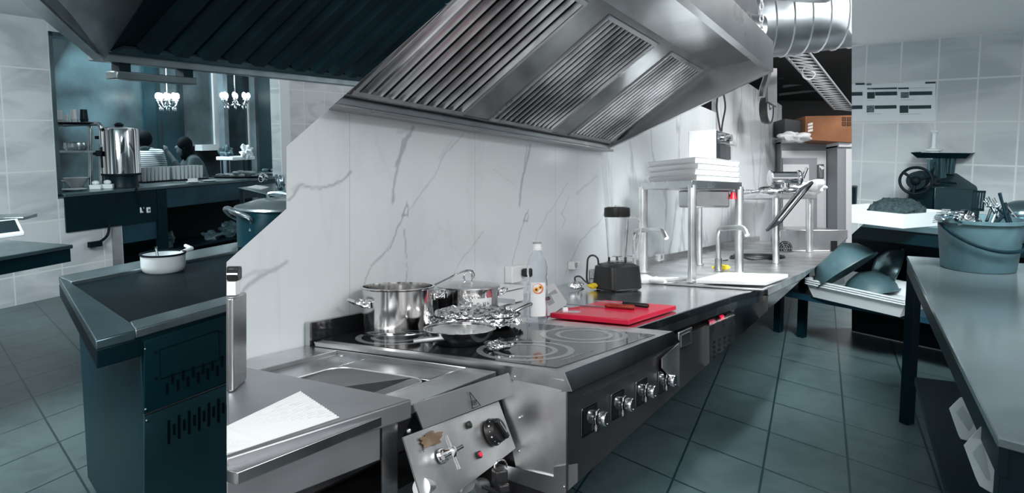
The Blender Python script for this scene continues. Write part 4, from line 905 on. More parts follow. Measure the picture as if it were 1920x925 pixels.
# cable and small clutter left of the blender
m = M(); D_ = c.y+.03
m.tube(smooth_path([A.P(1122, 528, D_), A.P(1112, 532, D_), A.P(1101, 528, D_), A.P(1101, 500, D_), A.P(1103, 484, D_), A.P(1112, 479, D_), A.P(1121, 486, D_), A.P(1122, 505, D_)], 5), .0045, 8)
m.tube(smooth_path([A.P(1122, 540, D_), A.P(1100, 530, D_), A.P(1088, 519, D_), A.P(1078, 521, D_), A.P(1082, 534, D_), A.P(1095, 543, D_)], 5), .004, 8)
solo('power_cable', m, black, 'black blender cable looping up against the marble wall', 'cable')
for px, py, mt_, nm, lb, sz in ((1113, 541, yellow, 'sponge', 'yellow sponge left of the blender base', (.03, .02, .012)), (1080, 543, foil, 'foil_ball', 'crumpled foil ball at the foot of the marble wall', (.035, .025, .018)), (1352, 506, yellow, 'sponge', 'yellow sponge at the foot of the tall tap', (.05, .03, .015))):
    q = A.H(px, py, zt+.006); m = crumple(q+V((0, 0, sz[2])), sz, 12, .25, 9, px); solo(nm, m, mt_, lb, nm.replace('_', ' '), sm=20)
q = A.H(1222, 531, .897); m = crumple(q+V((0, 0, .018)), (.12, .05, .018), 20, .5, 9, 5); solo('cleaning_cloth', m, paper, 'crumpled white cloth right of the blender', 'cloth', sm=25)
# taps
def tap(base, pts, label, r=.011, lever=True):
    t_ = Thing('kitchen_tap', label, 'tap', base)
    m = M(); m.tube(smooth_path(pts, 5), r, 12); t_.part('spout', m, steel_l)
    m = M(); m.lathe([(.001, 0), (.026, 0), (.026, .006), (.021, .008), (.021, .075), (.001, .08)], base, 24); t_.part('body', m, steel)
    if lever: m = M(); m.tube([base+V((.02, 0, .055)), base+V((.055, -.01, .06))], .009, 10); t_.part('lever', m, steel_d)
    return t_
zt = .9
b1_ = A.H(1190, 527, zt); D_ = b1_.y
tap(b1_, [b1_+V((0,0,.05)), A.P(1189, 480, D_), A.P(1189, 446, D_), A.P(1192, 434, D_), A.P(1205, 432, D_-.1), A.P(1228, 431, D_-.28), A.P(1242, 434, D_-.38), A.P(1250, 447, D_-.42)], 'curved steel tap between the blender and the shelf post', lever=False)
b2_ = A.H(1347, 508, zt); D_ = b2_.y
tap(b2_, [b2_+V((0,0,.05)), A.P(1347, 470, D_), A.P(1347, 440, D_), A.P(1352, 430, D_), A.P(1366, 428, D_-.1), A.P(1386, 427, D_-.25), A.P(1396, 430, D_-.33), A.P(1401, 441, D_-.37)], 'tall bent steel tap above the white cutting board', .015)
# ---- steel over-shelf with posts
def post(m, px, ytop, ybot, r, z=.90):
    q = A.H(px, ybot, z); top = A.P(px, ytop, q.y); return m.cyl((q.x, q.y, z), (q.x, q.y, top.z), r, 20)
sh = Thing('over_shelf', 'steel shelf on round posts over the sink carrying white trays', 'shelf', A.H(1300, 527, .90))
tops = [(1205, 345, 508), (1297, 344, 528), (1386, 357, 512), (1311, 350, 492)]
q = A.H(1297, 529, .90); zs_ = A.P(1297, 345, q.y).z
for px, yb, r_ in ((1297.5, 529, .021), (1386, 513, .024), (1206, 511, .026), (1311, 497, .02)):
    b_ = A.H(px, yb, .90); m = M(); m.cyl((b_.x, b_.y, .90), (b_.x, b_.y, zs_-.005), r_, 20); m.cyl((b_.x, b_.y, .9), (b_.x, b_.y, .91), r_*1.5, 20); sh.part('post', m, steel_l)
qa, qb, qc = A.H(1208, 347, zs_), A.H(1303, 343, zs_), A.H(1391, 357, zs_)
b1_, b2_, b3_, b4_ = A.H(1206, 511, .9), A.H(1297.5, 529, .9), A.H(1386, 513, .9), A.H(1311, 497, .9)
ce = (b1_+b2_+b3_+b4_)/4
def grow(p_, k=1.06): return ce+(p_-ce)*k
m = M(); m.prism([grow(x) for x in (b1_, b2_, b3_, b4_)], zs_-.02, zs_+.02); sh.part('shelf_top', m, steel, bev=.003)
m = M(); zc0 = b3_; g_ = grow(b3_, .8); m.box((g_.x-.15, g_.y, zs_-.075), (.24, .16, .10), rz=.4); sh.part('under_box', m, steel, bev=.01, label='steel drip box under the shelf')
# red bottle cap thing & black pot hanging below the shelf
gq = A.P(1374, 367, b3_.y-.02); m = M(); m.cyl(gq-V((0,0,.02)), gq+V((0,0,.02)), .02, 14, .012); solo('red_squeeze_cap', m, mat('red_plastic', (.5, .01, .02), .4), 'small red plastic cap hanging under the shelf corner', 'cap')
gq = A.P(1353, 367, b3_.y+.02); m = M(); m.ell(gq, (.05, .04, .022), 14); solo('hanging_sieve', m, steel_d, 'dark steel bowl shape tucked under the shelf', 'bowl')
# stack of white trays
base = zs_+.021; ang = math.atan2(qc.y-qb.y, qc.x-qb.x)
tr_c = ce
L1, L2 = (b2_-b1_).length, (b3_-b2_).length
d1, d2 = (b2_-b1_).normalized(), (b3_-b2_).normalized()
proto = None
for k in range(4):
    z_ = k*.030
    cc_ = V((ce.x, ce.y, base+z_))
    lb = ['bottom white plastic tray of the stack on the steel shelf', 'second white tray from the bottom on the steel shelf', 'third white tray from the bottom on the steel shelf', 'topmost white tray under the small oven'][k]
    if proto is None:
        m = M(); pts = [V((0,0,0))+d1*a_*L1*.5*1.0+d2*b_*L2*.5*.93 for a_, b_ in ((-1,-1),(1,-1),(1,1),(-1,1))]
        lowr = [x*.94 for x in pts]; inr = [x*.93 for x in pts]; 
        m.hexa([x for x in lowr]+[x+V((0,0,.028)) for x in pts]); m.prism([x*1.02 for x in pts], .0285, .0295)
        o = solo('tray', m, whiteb, lb, 'tray', org=cc_, local=True, group='white trays on the shelf', bev=.004); proto = o
    else:
        o = proto.copy(); COL.objects.link(o); o.matrix_world = Matrix.Translation(cc_) @ Matrix.Rotation(.015*(-1)**k, 4, 'Z'); o['label'] = lb
# toaster oven on top
zt_ = base+4*.030+.007; D_ = ce.y+.0
oc = A.P(1342, 300, D_+.05); ov = Thing('mini_oven', 'small white and steel mini oven on top of the tray stack', 'oven', (oc.x, oc.y, zt_))
fo = Fr(A.H(1290, 302, zt_) if False else A.P(1340, 300, D_-.05), V((.85, .55, 0)))
x0, x1 = A.P(1290, 300, D_), A.P(1342, 300, D_-.10); x2 = A.P(1367, 300, D_+.12)
htop = A.P(1342, 243, D_-.10).z; hb_ = zt_
m = M(); a0 = V((x0.x, x0.y, 0)); a1 = V((x1.x, x1.y, 0)); a2 = V((x2.x, x2.y, 0)); a3 = a0+a2-a1
m.prism([a0, a1, a2, a3], hb_+.004, htop); ov.part('housing', m, white, bev=.008, label='white steel housing')
df = (a2-a1).normalized(); nf = V((df.y, -df.x, 0)); L_ = (a2-a1).length; H_ = htop-hb_
def ofr(u0, u1, v0, v1, t0_, t1_): return M().hexa([a1+df*u*L_+nf*t_+V((0, 0, hb_+v*H_)) for v in (v0, v1) for u, t_ in ((u0, t0_), (u1, t0_), (u1, t1_), (u0, t1_))])
ov.part('front_panel', ofr(.03, .97, .04, .97, 0, .006), steel_d); dd = ov.part('glass_door', ofr(.10, .92, .06, .52, .006, .016), glassblk)
ov.part('door_handle', ofr(.08, .94, .53, .58, .02, .035), chrome, parent=dd)
for u in (.22, .75):
    m = M(); q = a1+df*u*L_+nf*.006+V((0, 0, hb_+.80*H_)); m.cyl(q, q+nf*.03, .02, 16); ov.part('knob', m, chrome)
m = M(); q = (a0*.5+a1*.5); m.prism([a0+(a1-a0)*.52, a0+(a1-a0)*.54, a0+(a1-a0)*.54+nf*.001, a0+(a1-a0)*.52+nf*.001], hb_, htop); 
for k, (xx, bend) in enumerate(((1347, -3), (1356, 4))):
    D2 = A.W(1350, 200, WA, .02).y-.05; m = M(); m.tube(smooth_path([A.P(xx, 172, D2), A.P(xx+bend, 200, D2), A.P(xx-bend*.3, 230, D2), A.P(1352, 252, D2)], 4), .008, 6)
    solo('hanging_cable', m, black, ('left', 'right')[k]+' one of two thin black cables hanging down the marble wall to the oven', 'cable')
m = M(); pw = A.W(1302, 272, WA, 0); s_, z_ = WA.st(pw)[0], pw.z; m.fbox(WA, s_-.15, s_+.15, .0, .04, z_-.09, z_+.09); m.fbox(WA, s_-.14, s_+.14, .04, .043, z_-.08, z_+.08)
# ---- far steel table shelf with utensils
sh2 = Thing('far_shelf', 'far steel shelf on posts holding utensils and a manual grinder', 'shelf', A.H(1455, 493, .9))
fq = A.H(1455, 494, .90); zs2 = A.P(1455, 362, fq.y).z
cor = [A.H(1390, 357, zs2), A.H(1460, 364, zs2), A.H(1528, 374, zs2)]
P1 = V((fq.x, fq.y, 0)); P2 = A.P(1518, 494, fq.y+1.1); P2 = V((P2.x, P2.y, 0)); wl_ = A.W(1392, 400, WA, .05); P3 = V((wl_.x, wl_.y, 0)); 
m = M(); m.prism([P1+V((-.02, -.06, 0)), P2+V((.05, -.02, 0)), P2+(P3-P1)+V((0, .02, 0)), P3], zs2-.035, zs2); sh2.part('shelf_top', m, steel, bev=.003)
for q, r_ in ((P1, .022), (P2, .03)): m = M(); m.cyl((q.x, q.y, .90), (q.x, q.y, zs2-.02), r_, 16); sh2.part('post', m, steel_l)
rr_ = random.Random(3); gd = A.P(1432, 350, fq.y+.35)
for k in range(9):
    px = 1402+k*9+rr_.uniform(-4, 4); p_ = A.P(px, 352, fq.y+rr_.uniform(.05, .5)); p_.z = zs2+.015; d = V((rr_.uniform(-1, 1), rr_.uniform(-.4, .4), .04)).normalized()
    m = M(); L_ = .16; m.tube([p_-d*L_, p_+d*L_*.3], .008, 6); m.ell(p_+d*L_*.7, (.06, .035, .018), 12, axm(d.cross(V((0,0,1)))).to_3x3() if False else None)
    solo('kitchen_utensil', m, [steel, steel_d, chrome][k % 3], ['steel ladle', 'dark spatula', 'bright serving spoon'][k % 3]+' in the heap on the far shelf, '+['leftmost', 'second from the left', 'third from the left', 'fourth from the left', 'in the middle', 'fourth from the grinder', 'third from the grinder', 'second from the grinder', 'nearest the grinder'][k], 'utensil', group='utensils heaped on the far shelf')
c = A.P(1478, 344, fq.y+.15); c.z = zs2+.075; mg = Thing('manual_grinder', 'polished steel hand grinder standing on the far shelf', 'meat grinder', (c.x, c.y, zs2))
m = M(); m.cyl(c+V((-.12, 0, .03)), c+V((.06, 0, .03)), .045, 20); m.cyl(c+V((-.02, 0, .03)), c+V((-.02, 0, -.073)), .03, 16); m.ell(c+V((.07, 0, .03)), (.03, .055, .055), 14); mg.part('barrel', m, chrome)
m = M(); m.cyl(c+V((-.13, 0, .03)), c+V((-.12, 0, .03)), .055, 20); mg.part('end_ring', m, steel_l); m = M(); m.tube([c+V((.10, 0, .03)), c+V((.12, -.02, .10))], .012, 8); mg.part('crank', m, chrome)
q = A.P(1512, 357, fq.y+.75); q.z = zs2+.05; m = crumple(q, (.14, .1, .05), 18, .5, 8, 8); solo('plastic_bag', m, paper, 'white plastic bag bunched at the right end of the far shelf', 'plastic bag', sm=25)
# tilted rack leaning at the shelf
D_ = fq.y-.1; a_, b_ = A.P(1438, 432, D_), A.P(1500, 356, D_); d = (b_-a_).normalized(); n_ = V((.12, .10, .05))
rk = Thing('tilted_rack', 'flat steel rack leaning against the far shelf', 'rack', a_)
m = M(); m.tube([a_, b_], .012, 6); m.tube([a_+n_, b_+n_], .012, 6); m.tube([a_, a_+n_], .010, 6); m.tube([b_, b_+n_], .010, 6); rk.part('frame', m, steel_d)
m = M(); m.extr([a_+n_*.25, b_+n_*.25, b_+n_*.75, a_+n_*.75], (.0, -.004, .002)); rk.part('panel', m, steel_l)
# steel box with a round fan grille
D_ = 6.1; bx2 = Thing('steel_cabinet', 'low steel cabinet with a round fan grille beyond the sink counter', 'cabinet', A.P(1510, 495, D_))
x = [A.P(1445, 489, D_+.9), A.P(1461, 489, D_), A.P(1590, 489, D_)]
zb_ = .90; ztp = A.P(1500, 431, D_).z
m = M(); m.prism([x[1], x[2], x[2]+V((0, .8, 0)), x[0]], zb_, ztp); bx2.part('housing', m, steel, cuts=[K_V2, K_L3], bev=.006)
m = M(); g_ = A.P(1472, 466, D_-.004); m.cyl(g_, g_+V((0, .003, 0)), .062, 28); gr = bx2.part('fan_grille', m, blackm)
m = M()
for rr_ in (.02, .036, .052): m.tube([g_+V((math.cos(a_)*rr_, -.004, math.sin(a_)*rr_)) for a_ in [i*math.pi/10 for i in range(20)]], .003, 5, closed=True)
for k in range(3): a_ = k*math.pi/3; m.tube([g_+V((math.cos(a_)*.06, -.005, math.sin(a_)*.06)), g_-V((math.cos(a_)*.06, .005, math.sin(a_)*.06))], .003, 5)
bx2.part('grille_wires', m, steel, parent=gr)
m = M(); m.extr([A.P(1558, 452, D_-.004), A.P(1570, 452, D_-.004), A.P(1570, 474, D_-.004), A.P(1558, 474, D_-.004)], (0, .004, 0)); bx2.part('dark_socket', m, black, cuts=[K_L3])
m = M(); q = A.H(1420, 488, .905); pts = []
for k in range(34): a_ = k*.75; pts.append(q+V((math.cos(a_)*.16*(1+.2*math.sin(k*1.3)), math.sin(a_)*.12, .012+.02*abs(math.sin(k*.9)))))
m.tube(smooth_path(pts, 3), .008, 6); solo('coiled_cable', m, black, 'tangled black cable on the far counter beyond the white board', 'cable')
# ================================================================== REAR KITCHEN: setting
def HB(px, py, z=.9): return B.H(px, py, z)
KR = [-K_V2]; KR3 = [-K_V2, -K_L3]; KL = []
KB3 = [-K_L3]
# floor tiles: affine grid measured from three grout crossings
n00, n10, n01 = HB(1317, 768, 0), HB(1442, 810, 0), HB(1337, 720.5, 0)
a_, b_ = n10-n00, n01-n00; det = a_.x*b_.y-a_.y*b_.x
MI = [[b_.y/det, -b_.x/det], [-a_.y/det, a_.x/det]]
floor_mat = tiles('grey_floor_tiles', (.082, .128, .138), (.064, .105, .115), (.012, .035, .042), n00.x, n00.y, a_.length, b_.length, .0055, .35, 7, MI, bump=.15, slant=(1, 1, 1))
m = M(); m.prism([(-8, .9), (8, .9), (8, 14), (-8, 14)], -.05, 0)
solo('floor', m, floor_mat, 'grey floor tiles with dark grout', 'floor', org=(0, 0, 0), fr=B, kind='structure')
# left wall with the serving opening
L0, L1_ = HB(112, 365), HB(450, 337)
LF = Fr(L0, L1_-L0)
def onL(px, py, t=0): return B.W(px, py, LF, t)
def ls(px): return LF.st(onL(px, 300))[0]
zt_l = onL(83, 36).z+.0; sJ, sR, sE2 = ls(107), ls(532), ls(700)
zo = onL(108, 60).z
wt = tiles('pale_wall_tiles', (.56, .61, .64), (.42, .47, .50), (.64, .69, .71), sJ, onL(95, 131).z, .42, (onL(95, 131).z-onL(95, 226).z), .012, .25, 1.6)
m = M(); m.fbox(LF, sJ-2.2, sJ, -.18, -.02, 0, zt_l); m.fbox(LF, sJ, sR, -.18, -.02, zo, zt_l); m.fbox(LF, sJ, sJ+.62, -.10, -.02, 0, .86); m.fbox(LF, sR, sE2, -.18, -.02, 0, zt_l+.3)
o = solo('wall_left', m, wt, 'pale tiled wall with the serving opening', 'wall', org=LF.P(0, 0, 0), fr=B, rz=LF.ang, kind='structure')
m = M(); m.fbox(LF, sJ-.0, sJ+.035, -.19, -.012, .9, zo); m.fbox(LF, sJ, sR, -.19, -.012, zo-.035, zo)
solo('trim_1', m, b_st, 'thin dark trim around the serving opening', 'trim', fr=B, kind='structure')
m = M(); m.fbox(LF, sR-.02, sR+.16, -.0195, -.012, .2, 3.2); solo('trim_2', m, b_wh, 'white edge strip right of the serving opening', 'trim', fr=B, kind='structure')
zc_l = zt_l
m = M(); m.prism([LF.P(-2.6, -.02, 0), LF.P(1.6, -.02, 0), LF.P(1.2, 3.4, 0), LF.P(-2.6, 3.4, 0)], zc_l, zc_l+.05)
solo('ceiling_left', m, mat('rear_ceiling_white', (.80, .83, .84), .8), 'white ceiling above the pale tiled wall', 'ceiling', fr=B, kind='structure')
# dining room beyond the opening
TB = -3.4
def onD(px, py, t=TB): return B.W(px, py, LF, t)
dn_mat = mat('dark_textured_wall', (.050, .090, .105), .32, var=.85, vs=1.1, bump=.2, bs=12)
p_a, p_b = onD(60, 60), onD(700, 60); sa, sb_ = LF.st(p_a)[0]-.5, LF.st(p_b)[0]+.5
m = M(); m.fbox(LF, sa, sb_, TB-.1, TB, -.0, 3.4)
solo('wall_dining', m, dn_mat, 'dark textured wall of the dining room', 'wall', org=LF.P(0, TB, 0), fr=B, rz=LF.ang, kind='structure')
def dbox(px0, px1, y0, y1, t, th): 
    s0, s1 = LF.st(onD(px0, 200, t))[0], LF.st(onD(px1, 200, t))[0]; z0, z1 = onD((px0+px1)/2, y1, t).z, onD((px0+px1)/2, y0, t).z
    return M().fbox(LF, s0, s1, t, t+th, max(z0, .02), z1)
mir = mat('pale_mirror_panel', (.15, .21, .235), .35, .3, var=.45, vs=2.0)
fr1 = mat('dark_mirror_frame', (.004, .022, .030), .4); fr2 = mat('grey_pilaster', (.16, .22, .25), .45, var=.3, vs=4)
pan_l = Thing('mirror_panel', 'tall pale mirror panel left of the white window frame', 'mirror', onD(366, 280), fr=B, group=None)
pan_l.part('pane', dbox(338, 397, 60, 274, TB+.02, .03), mir); pan_l.part('frame', dbox(332, 339, 60, 330, TB+.02, .06), fr1)
dc = Thing('dark_column', 'dark teal column behind the seated woman', 'column', onD(300, 330), fr=B); dc.part('shaft', dbox(268, 333, 60, 420, TB+.02, .05), mat('column_teal', (.006, .040, .055), .35, var=.4, vs=2))
dc.part('pale_upper_panel', dbox(300, 331, 60, 190, TB+.07, .01), mat('upper_panel', (.08, .13, .15), .3, var=.4, vs=3)); dc.part('edge', dbox(294, 300, 60, 420, TB+.07, .02), fr1)
m = dbox(397, 408, 60, 276, TB+.04, .05); ww = Thing('window_frame', 'white window frame and sill right of the pale mirror panel', 'window frame', onD(402, 275), fr=B)
ww.part('frame', m, b_wh); ww.part('sill', dbox(362, 410, 271, 282, TB+.04, .16), b_wh)
for i, (x0, x1, lb) in enumerate(((409, 417, 'grey pilaster left of the narrow mirror with a chandelier'), (468, 482, 'grey pilaster right of the narrow mirror with a chandelier'))):
    m = dbox(x0, x1, 60, 400, TB+.4, .12); solo('pilaster', m, fr2, lb, 'pilaster', fr=B)
pn = Thing('mirror_panel', 'narrow dark mirror between the two grey pilasters', 'mirror', onD(440, 330), fr=B); pn.part('pane', dbox(418, 466, 135, 400, TB+.3, .03), mat('dark_mirror', (.07, .115, .135), .3, .3, var=.5, vs=2)); pn.part('white_edge', dbox(463, 467, 180, 300, TB+.335, .03), b_wh); pn.part('top_light', dbox(420, 466, 136, 139, TB+.34, .03), b_wh)
m = dbox(484, 560, 40, 400, TB+.8, .3); solo('dark_partition', m, mat('dark_partition_panel', (.004, .020, .028), .45, var=.3, vs=2), 'dark teal partition at the right end of the dining room', 'partition', fr=B)
def chandelier(px, py, t, w_, label):
    c = onD(px, py, t); k = c.y/F*w_/2
    th = Thing('chandelier', label, 'chandelier', c, fr=B)
    m = M(); m.lathe([(.001, -.10), (.03, -.08), (.05, -.04), (.02, 0), (.03, .05), (.012, .10), (.012, .5), (.001, .5)], c, 14); th.part('stem', m, b_chr)
    for i in range(8):
        a_ = i*math.pi/4+.3; u = V((math.cos(a_), math.sin(a_), 0)); m = M(); m.tube(smooth_path([c+V((0,0,-.02)), c+u*k*.4+V((0,0,-.09)), c+u*k*.8+V((0,0,-.07)), c+u*k+V((0,0,.0))], 4), .010, 6)
        m.lathe([(.001, 0), (.035, .005), (.02, .015), (.015, .03), (.001, .03)], c+u*k, 10); arm = th.part('arm', m, b_chr)
        m = M(); m.ell(c+u*k+V((0, 0, .075)), (.032, .032, .05), 10); th.part('bulb', m, b_bulb, parent=arm)
        m = M(); m.ell(c+u*k*.8+V((0, 0, -.12)), (.012, .012, .035), 8); th.part('crystal_drop', m, b_chr, parent=arm)
chandelier(314, 190, TB+.5, 34, 'left lit chandelier above the seated people'); chandelier(441, 188, TB+.75, 46, 'right lit chandelier in front of the narrow mirror')
# ---- serving counter
ct_ = Thing('serving_counter', 'dark serving counter in the wall opening', 'counter', LF.P(1.2, -.2, 0), fr=B)
SE3 = ls(540)
m = M(); m.fbox(LF, sJ+.04, SE3, -.62, .012, .872, .9); ct_.part('counter_top', m, b_st, bev=.003)
m = M(); m.fbox(LF, sJ+.05, ls(290), -.015, .0, onL(115, 438).z, .872); ct_.part('front_panel', m, b_dk)
m = M(); m.fbox(LF, ls(310), SE3, -.03, -.015, onL(400, 380).z, .872); ct_.part('side_panel', m, b_bl, label='blue tinted front panel')
m = M(); m.fbox(LF, ls(291), ls(309), -.04, .0, .02, .872); ct_.part('post', m, b_dk)
m = M(); m.fbox(LF, ls(204), ls(224), -.06, -.02, .02, .872); ct_.part('post', m, b_blk)
m = M(); m.fbox(LF, ls(206), SE3, -.61, -.60, .02, .872); ct_.part('back_panel', m, b_blk)
m = M(); m.fbox(LF, ls(226), ls(290), -.04, -.02, onL(250, 455).z, onL(250, 418).z); ct_.part('lower_panel', m, b_bl)
m = M(); m.fbox(LF, ls(310), SE3, -.6, -.05, onL(400, 455).z-.02, onL(400, 455).z); ct_.part('lower_shelf', m, b_dk); zsh = onL(400, 455).z
for k, px in enumerate((266, 278)):
    p_ = onL(px, 394, .001); m = M(); m.box(p_+V((0, 0, .0)), (.042, .02, .055), rz=LF.ang); s_ = Thing('wall_socket', ('left','right')[k]+' one of the two white sockets on the dark counter front', 'socket', p_, fr=B); s_.part('plate', m, b_wh, bev=.004); m = M(); m.cyl(p_+LF.n*.012, p_+LF.n*.014, .012, 14); s_.part('outlet', m, b_gr)
m = M(); m.tube(smooth_path([onL(271, 398, .02), onL(258, 370, .02), onL(256, 352, .02)], 5), .008, 6); solo('power_cable', m, b_blk, 'black cable rising from the counter sockets to the coffee urn', 'cable', fr=B)
m = M(); m.tube(smooth_path([onL(205, 420, .03), onL(202, 440, .03), onL(190, 452, .03), onL(176, 456, .03)], 5), .012, 6); m.box(onL(178, 458, .03), (.12, .04, .05), rz=LF.ang); solo('power_strip', m, b_blk, 'black power strip with a cord below the serving counter', 'power strip', fr=B)
def onC(px, py): return HB(px, py, .9)
def bx(n_, p_): return n_/F*p_.y
# things below on the shelf: two bags
for px, py, r_, lb in ((397, 447, (.10, .07, .05), 'crumpled clear bag left on the lower counter shelf'), (430, 438, (.11, .08, .09), 'bulging clear bag right on the lower counter shelf'), (317, 455, (.05, .05, .09), 'pale bag beside the counter post')):
    q = B.W(px, py, LF, -.18); q.z = zsh+r_[2]*.9; m = crumple(q, r_, 18, .35, 9, px); solo('plastic_bag', m, b_gr, lb, 'plastic bag', fr=B, sm=30)
# tiered rack with cups
rk0 = onC(150, 352); D_ = rk0.y+.05
rk_ = Thing('tiered_rack', 'small tube rack at the left end of the serving counter', 'rack', rk0, fr=B)
def PB(px, py, D): return B.eye+B.ray(px, py)*(D/B.ray(px, py).y)
for k, (dx, dy) in enumerate(((0, 0), (-20, .22))):
    D2 = D_+dy; f_ = PB(190+dx, 347, D2)
    m = M(); m.tube(smooth_path([V((f_.x, f_.y, .9)), PB(190+dx, 300, D2), PB(190+dx, 244, D2), PB(187+dx, 235, D2), PB(178+dx, 232, D2), PB(120+dx, 234, D2)], 4), .022, 10); rk_.part('tube_frame', m, b_stl)
def disc(px0, px1, py, D, th=.02, dep=.18): a, b = PB(px0, py, D), PB(px1, py, D); c = (a+b)/2; return M().box((c.x, c.y, c.z), ((b-a).length, dep, th), rz=.15)
rk_.part('shelf', disc(106, 184, 284, D_), b_stl); zs1 = PB(145, 284, D_).z+.01
m = M(); q = PB(138, 230, D_); m.lathe([(.001, 0), (.17, 0), (.21, .02), (.20, .022), (.16, .008), (.001, .008)], q-V((0,0,.02)), 30); rk_.part('top_tray', m, b_blk); ztr = q.z-.01
cup0 = None
for k, (px, h_, r_, mm) in enumerate(((113, .13, .026, b_wh2), (125, .095, .024, b_wh2), (140, .14, .035, b_wh2), (158, .14, .038, b_dk))):
    q = PB(px, 228, D_-.02+.02*k); q.z = ztr
    lb = ['white cup stack at the left end of the rack top', 'short white cup stack on the rack top', 'tall white cup stack on the rack top', 'dark mug stack at the right end of the rack top'][k]
    m = M(); m.lathe([(.001, 0), (r_*.8, 0), (r_, h_*.3), (r_*1.05, h_*.31), (r_*.95, h_*.33), (r_*.8, h_), (.001, h_)], q, 20); solo('cup_stack', m, mm, lb, 'cups', fr=B, group='cup stacks on the rack')
q = PB(143, 283, D_); q.z = zs1; m = M(); m.lathe([(.001, 0), (.10, 0), (.115, .03), (.11, .075), (.10, .08), (.001, .08)], q, 24, sy=.7); solo('oval_tin', m, b_stl, 'oval tin with a printed emblem on the middle rack shelf', 'tin', fr=B)
q = onC(144, 350); m = M(); m.lathe([(.001, 0), (.06, 0), (.115, .085), (.12, .09), (.112, .088), (.058, .008), (.001, .008)], q, 30); solo('white_bowl', m, b_wh2, 'white bowl under the tube rack', 'bowl', fr=B)
q = onC(137, 358); m = M(); m.lathe([(.001, 0), (.06, 0), (.115, .016), (.12, .018), (.11, .018), (.06, .006), (.001, .006)], q, 30); solo('white_plate', m, b_wh2, 'white plate at the left front of the serving counter', 'plate', fr=B)
for k, px in enumerate((180, 202)):
    q = onC(px, 355-k*1.5); m = M(); m.box(q+V((0, 0, .022)), (.10, .08, .044), rz=.3); t_ = Thing('butter_dish', ('left', 'right')[k]+' one of the two white lidded dishes before the urn', 'dish', q, fr=B); t_.part('dish', m, b_wh2, bev=.006); m = M(); m.ell(q+V((0, 0, .062)), (.035, .03, .022), 12); t_.part('lid', m, b_wh2)
# coffee urn
q = onC(229, 350); w_ = bx(33, q); hh = bx(112, q)
ur = Thing('coffee_urn', 'tall polished steel coffee urn on the serving counter', 'urn', q, fr=B)
m = M(); m.lathe([(.001, 0), (w_*.9, 0), (w_*.88, hh*.02), (w_*.84, hh*.12), (w_*.86, hh*.2)], q, 40); ur.part('base', m, b_dk)
m = M(); m.lathe([(w_*.85, hh*.2), (w_, hh*.21), (w_, hh*.93), (w_*.96, hh*.97), (w_*.8, hh*.99), (.001, hh)], q, 48); ur.part('body', m, b_chr)
m = M(); m.ring(q+V((0, 0, hh*.195)), w_*.98, w_*1.03, .02, 40); ur.part('black_band', m, b_blk)
m = M(); m.lathe([(.001, hh), (.035, hh), (.045, hh+.02), (.02, hh+.04), (.001, hh+.04)], q, 20); ur.part('lid_knob', m, b_blk)
fd = V((-.62, -.78, 0)).normalized()
m = M(); e = q+fd*w_+V((0, 0, hh*.66)); m.tube([e+V((0,0,.0)), e+V((0, 0, -.20))], .012, 8); ur.part('sight_glass', m, b_blk); m = M(); e = q+fd*w_+V((0, 0, hh*.56)); m.box(e+fd*.03, (.05, .06, .05), rz=.6); m.tube([e, e+fd*.08], .014, 8); ur.part('tap', m, b_blk, bev=.004)
m = M(); e = q+V((-w_*.98, -.02, hh*.82)); m.tube([e, e+V((-.05, -.02, .0))], .016, 8); ur.part('side_handle', m, b_blk)
# trays of glasses
gl0 = None
for j, (px, py) in enumerate(((295, 341), (358, 337))):
    q = onC(px, py); L_ = bx(62, q); fr_g = Fr(q, LF.u, LF.n)
    m = M(); m.fbox(fr_g, -L_/2-.03, L_/2+.03, -.16, .05, .9, .912); solo('serving_tray', m, b_blk, ('left', 'right')[j]+' black tray under the rows of glasses', 'tray', fr=B, bev=.004)
    for a in range(7):
        for b in range(3):
            p_ = fr_g.P(-L_/2+(a+.5)*L_/7, -.13+b*.058, .9125)
            lb = '%s glass of the %s row on the %s black tray' % (('leftmost', 'second', 'third', 'middle', 'fifth', 'sixth', 'rightmost')[a], ('rear', 'middle', 'front')[b], ('left', 'right')[j])
            if gl0 is None:
                m = M(); hg = bx(25, q); m.lathe([(.001, 0), (.020, 0), (.0255, hg), (.023, hg), (.018, .006), (.001, .006)], (0, 0, 0), 14)
                gl0 = solo('drinking_glass', m, mat('frosted_glass', (.42, .50, .53), .25), lb, 'glass', org=p_, fr=B, group='drinking glasses on the black trays', local=True)
            else: o = gl0.copy(); COL.objects.link(o); o.matrix_world = B.T @ Matrix.Translation(p_); o['label'] = lb
for px, py, r_, lb, hh_ in ((362, 343, .075, 'small white plate with a lump of butter right of the glasses', .03), (394, 340, .08, 'flat white plate before the pastries', .0)):
    q = onC(px, py); t_ = Thing('white_plate', lb, 'plate', q, fr=B); m = M(); m.lathe([(.001, 0), (r_*.6, 0), (r_, .012), (r_*.95, .014), (r_*.6, .005), (.001, .005)], q, 26); t_.part('plate', m, b_wh2)
    if hh_: m = M(); m.box(q+V((0, 0, .028)), (.10, .06, .04), rz=.3); solo('butter_block', m, b_wh, 'white butter block on the small plate', 'butter', fr=B, bev=.01)
q = onC(450, 333); m = M(); m.lathe([(.001, 0), (.30, 0), (.34, .015), (.30, .02), (.001, .012)], q, 30, sy=.45); solo('pastry_tray', m, b_blk, 'dark tray of pastries on the serving counter', 'tray', fr=B)
rr_ = random.Random(5); past = mat('pastry', (.16, .22, .24), .7, var=.6, vs=25); roll = None
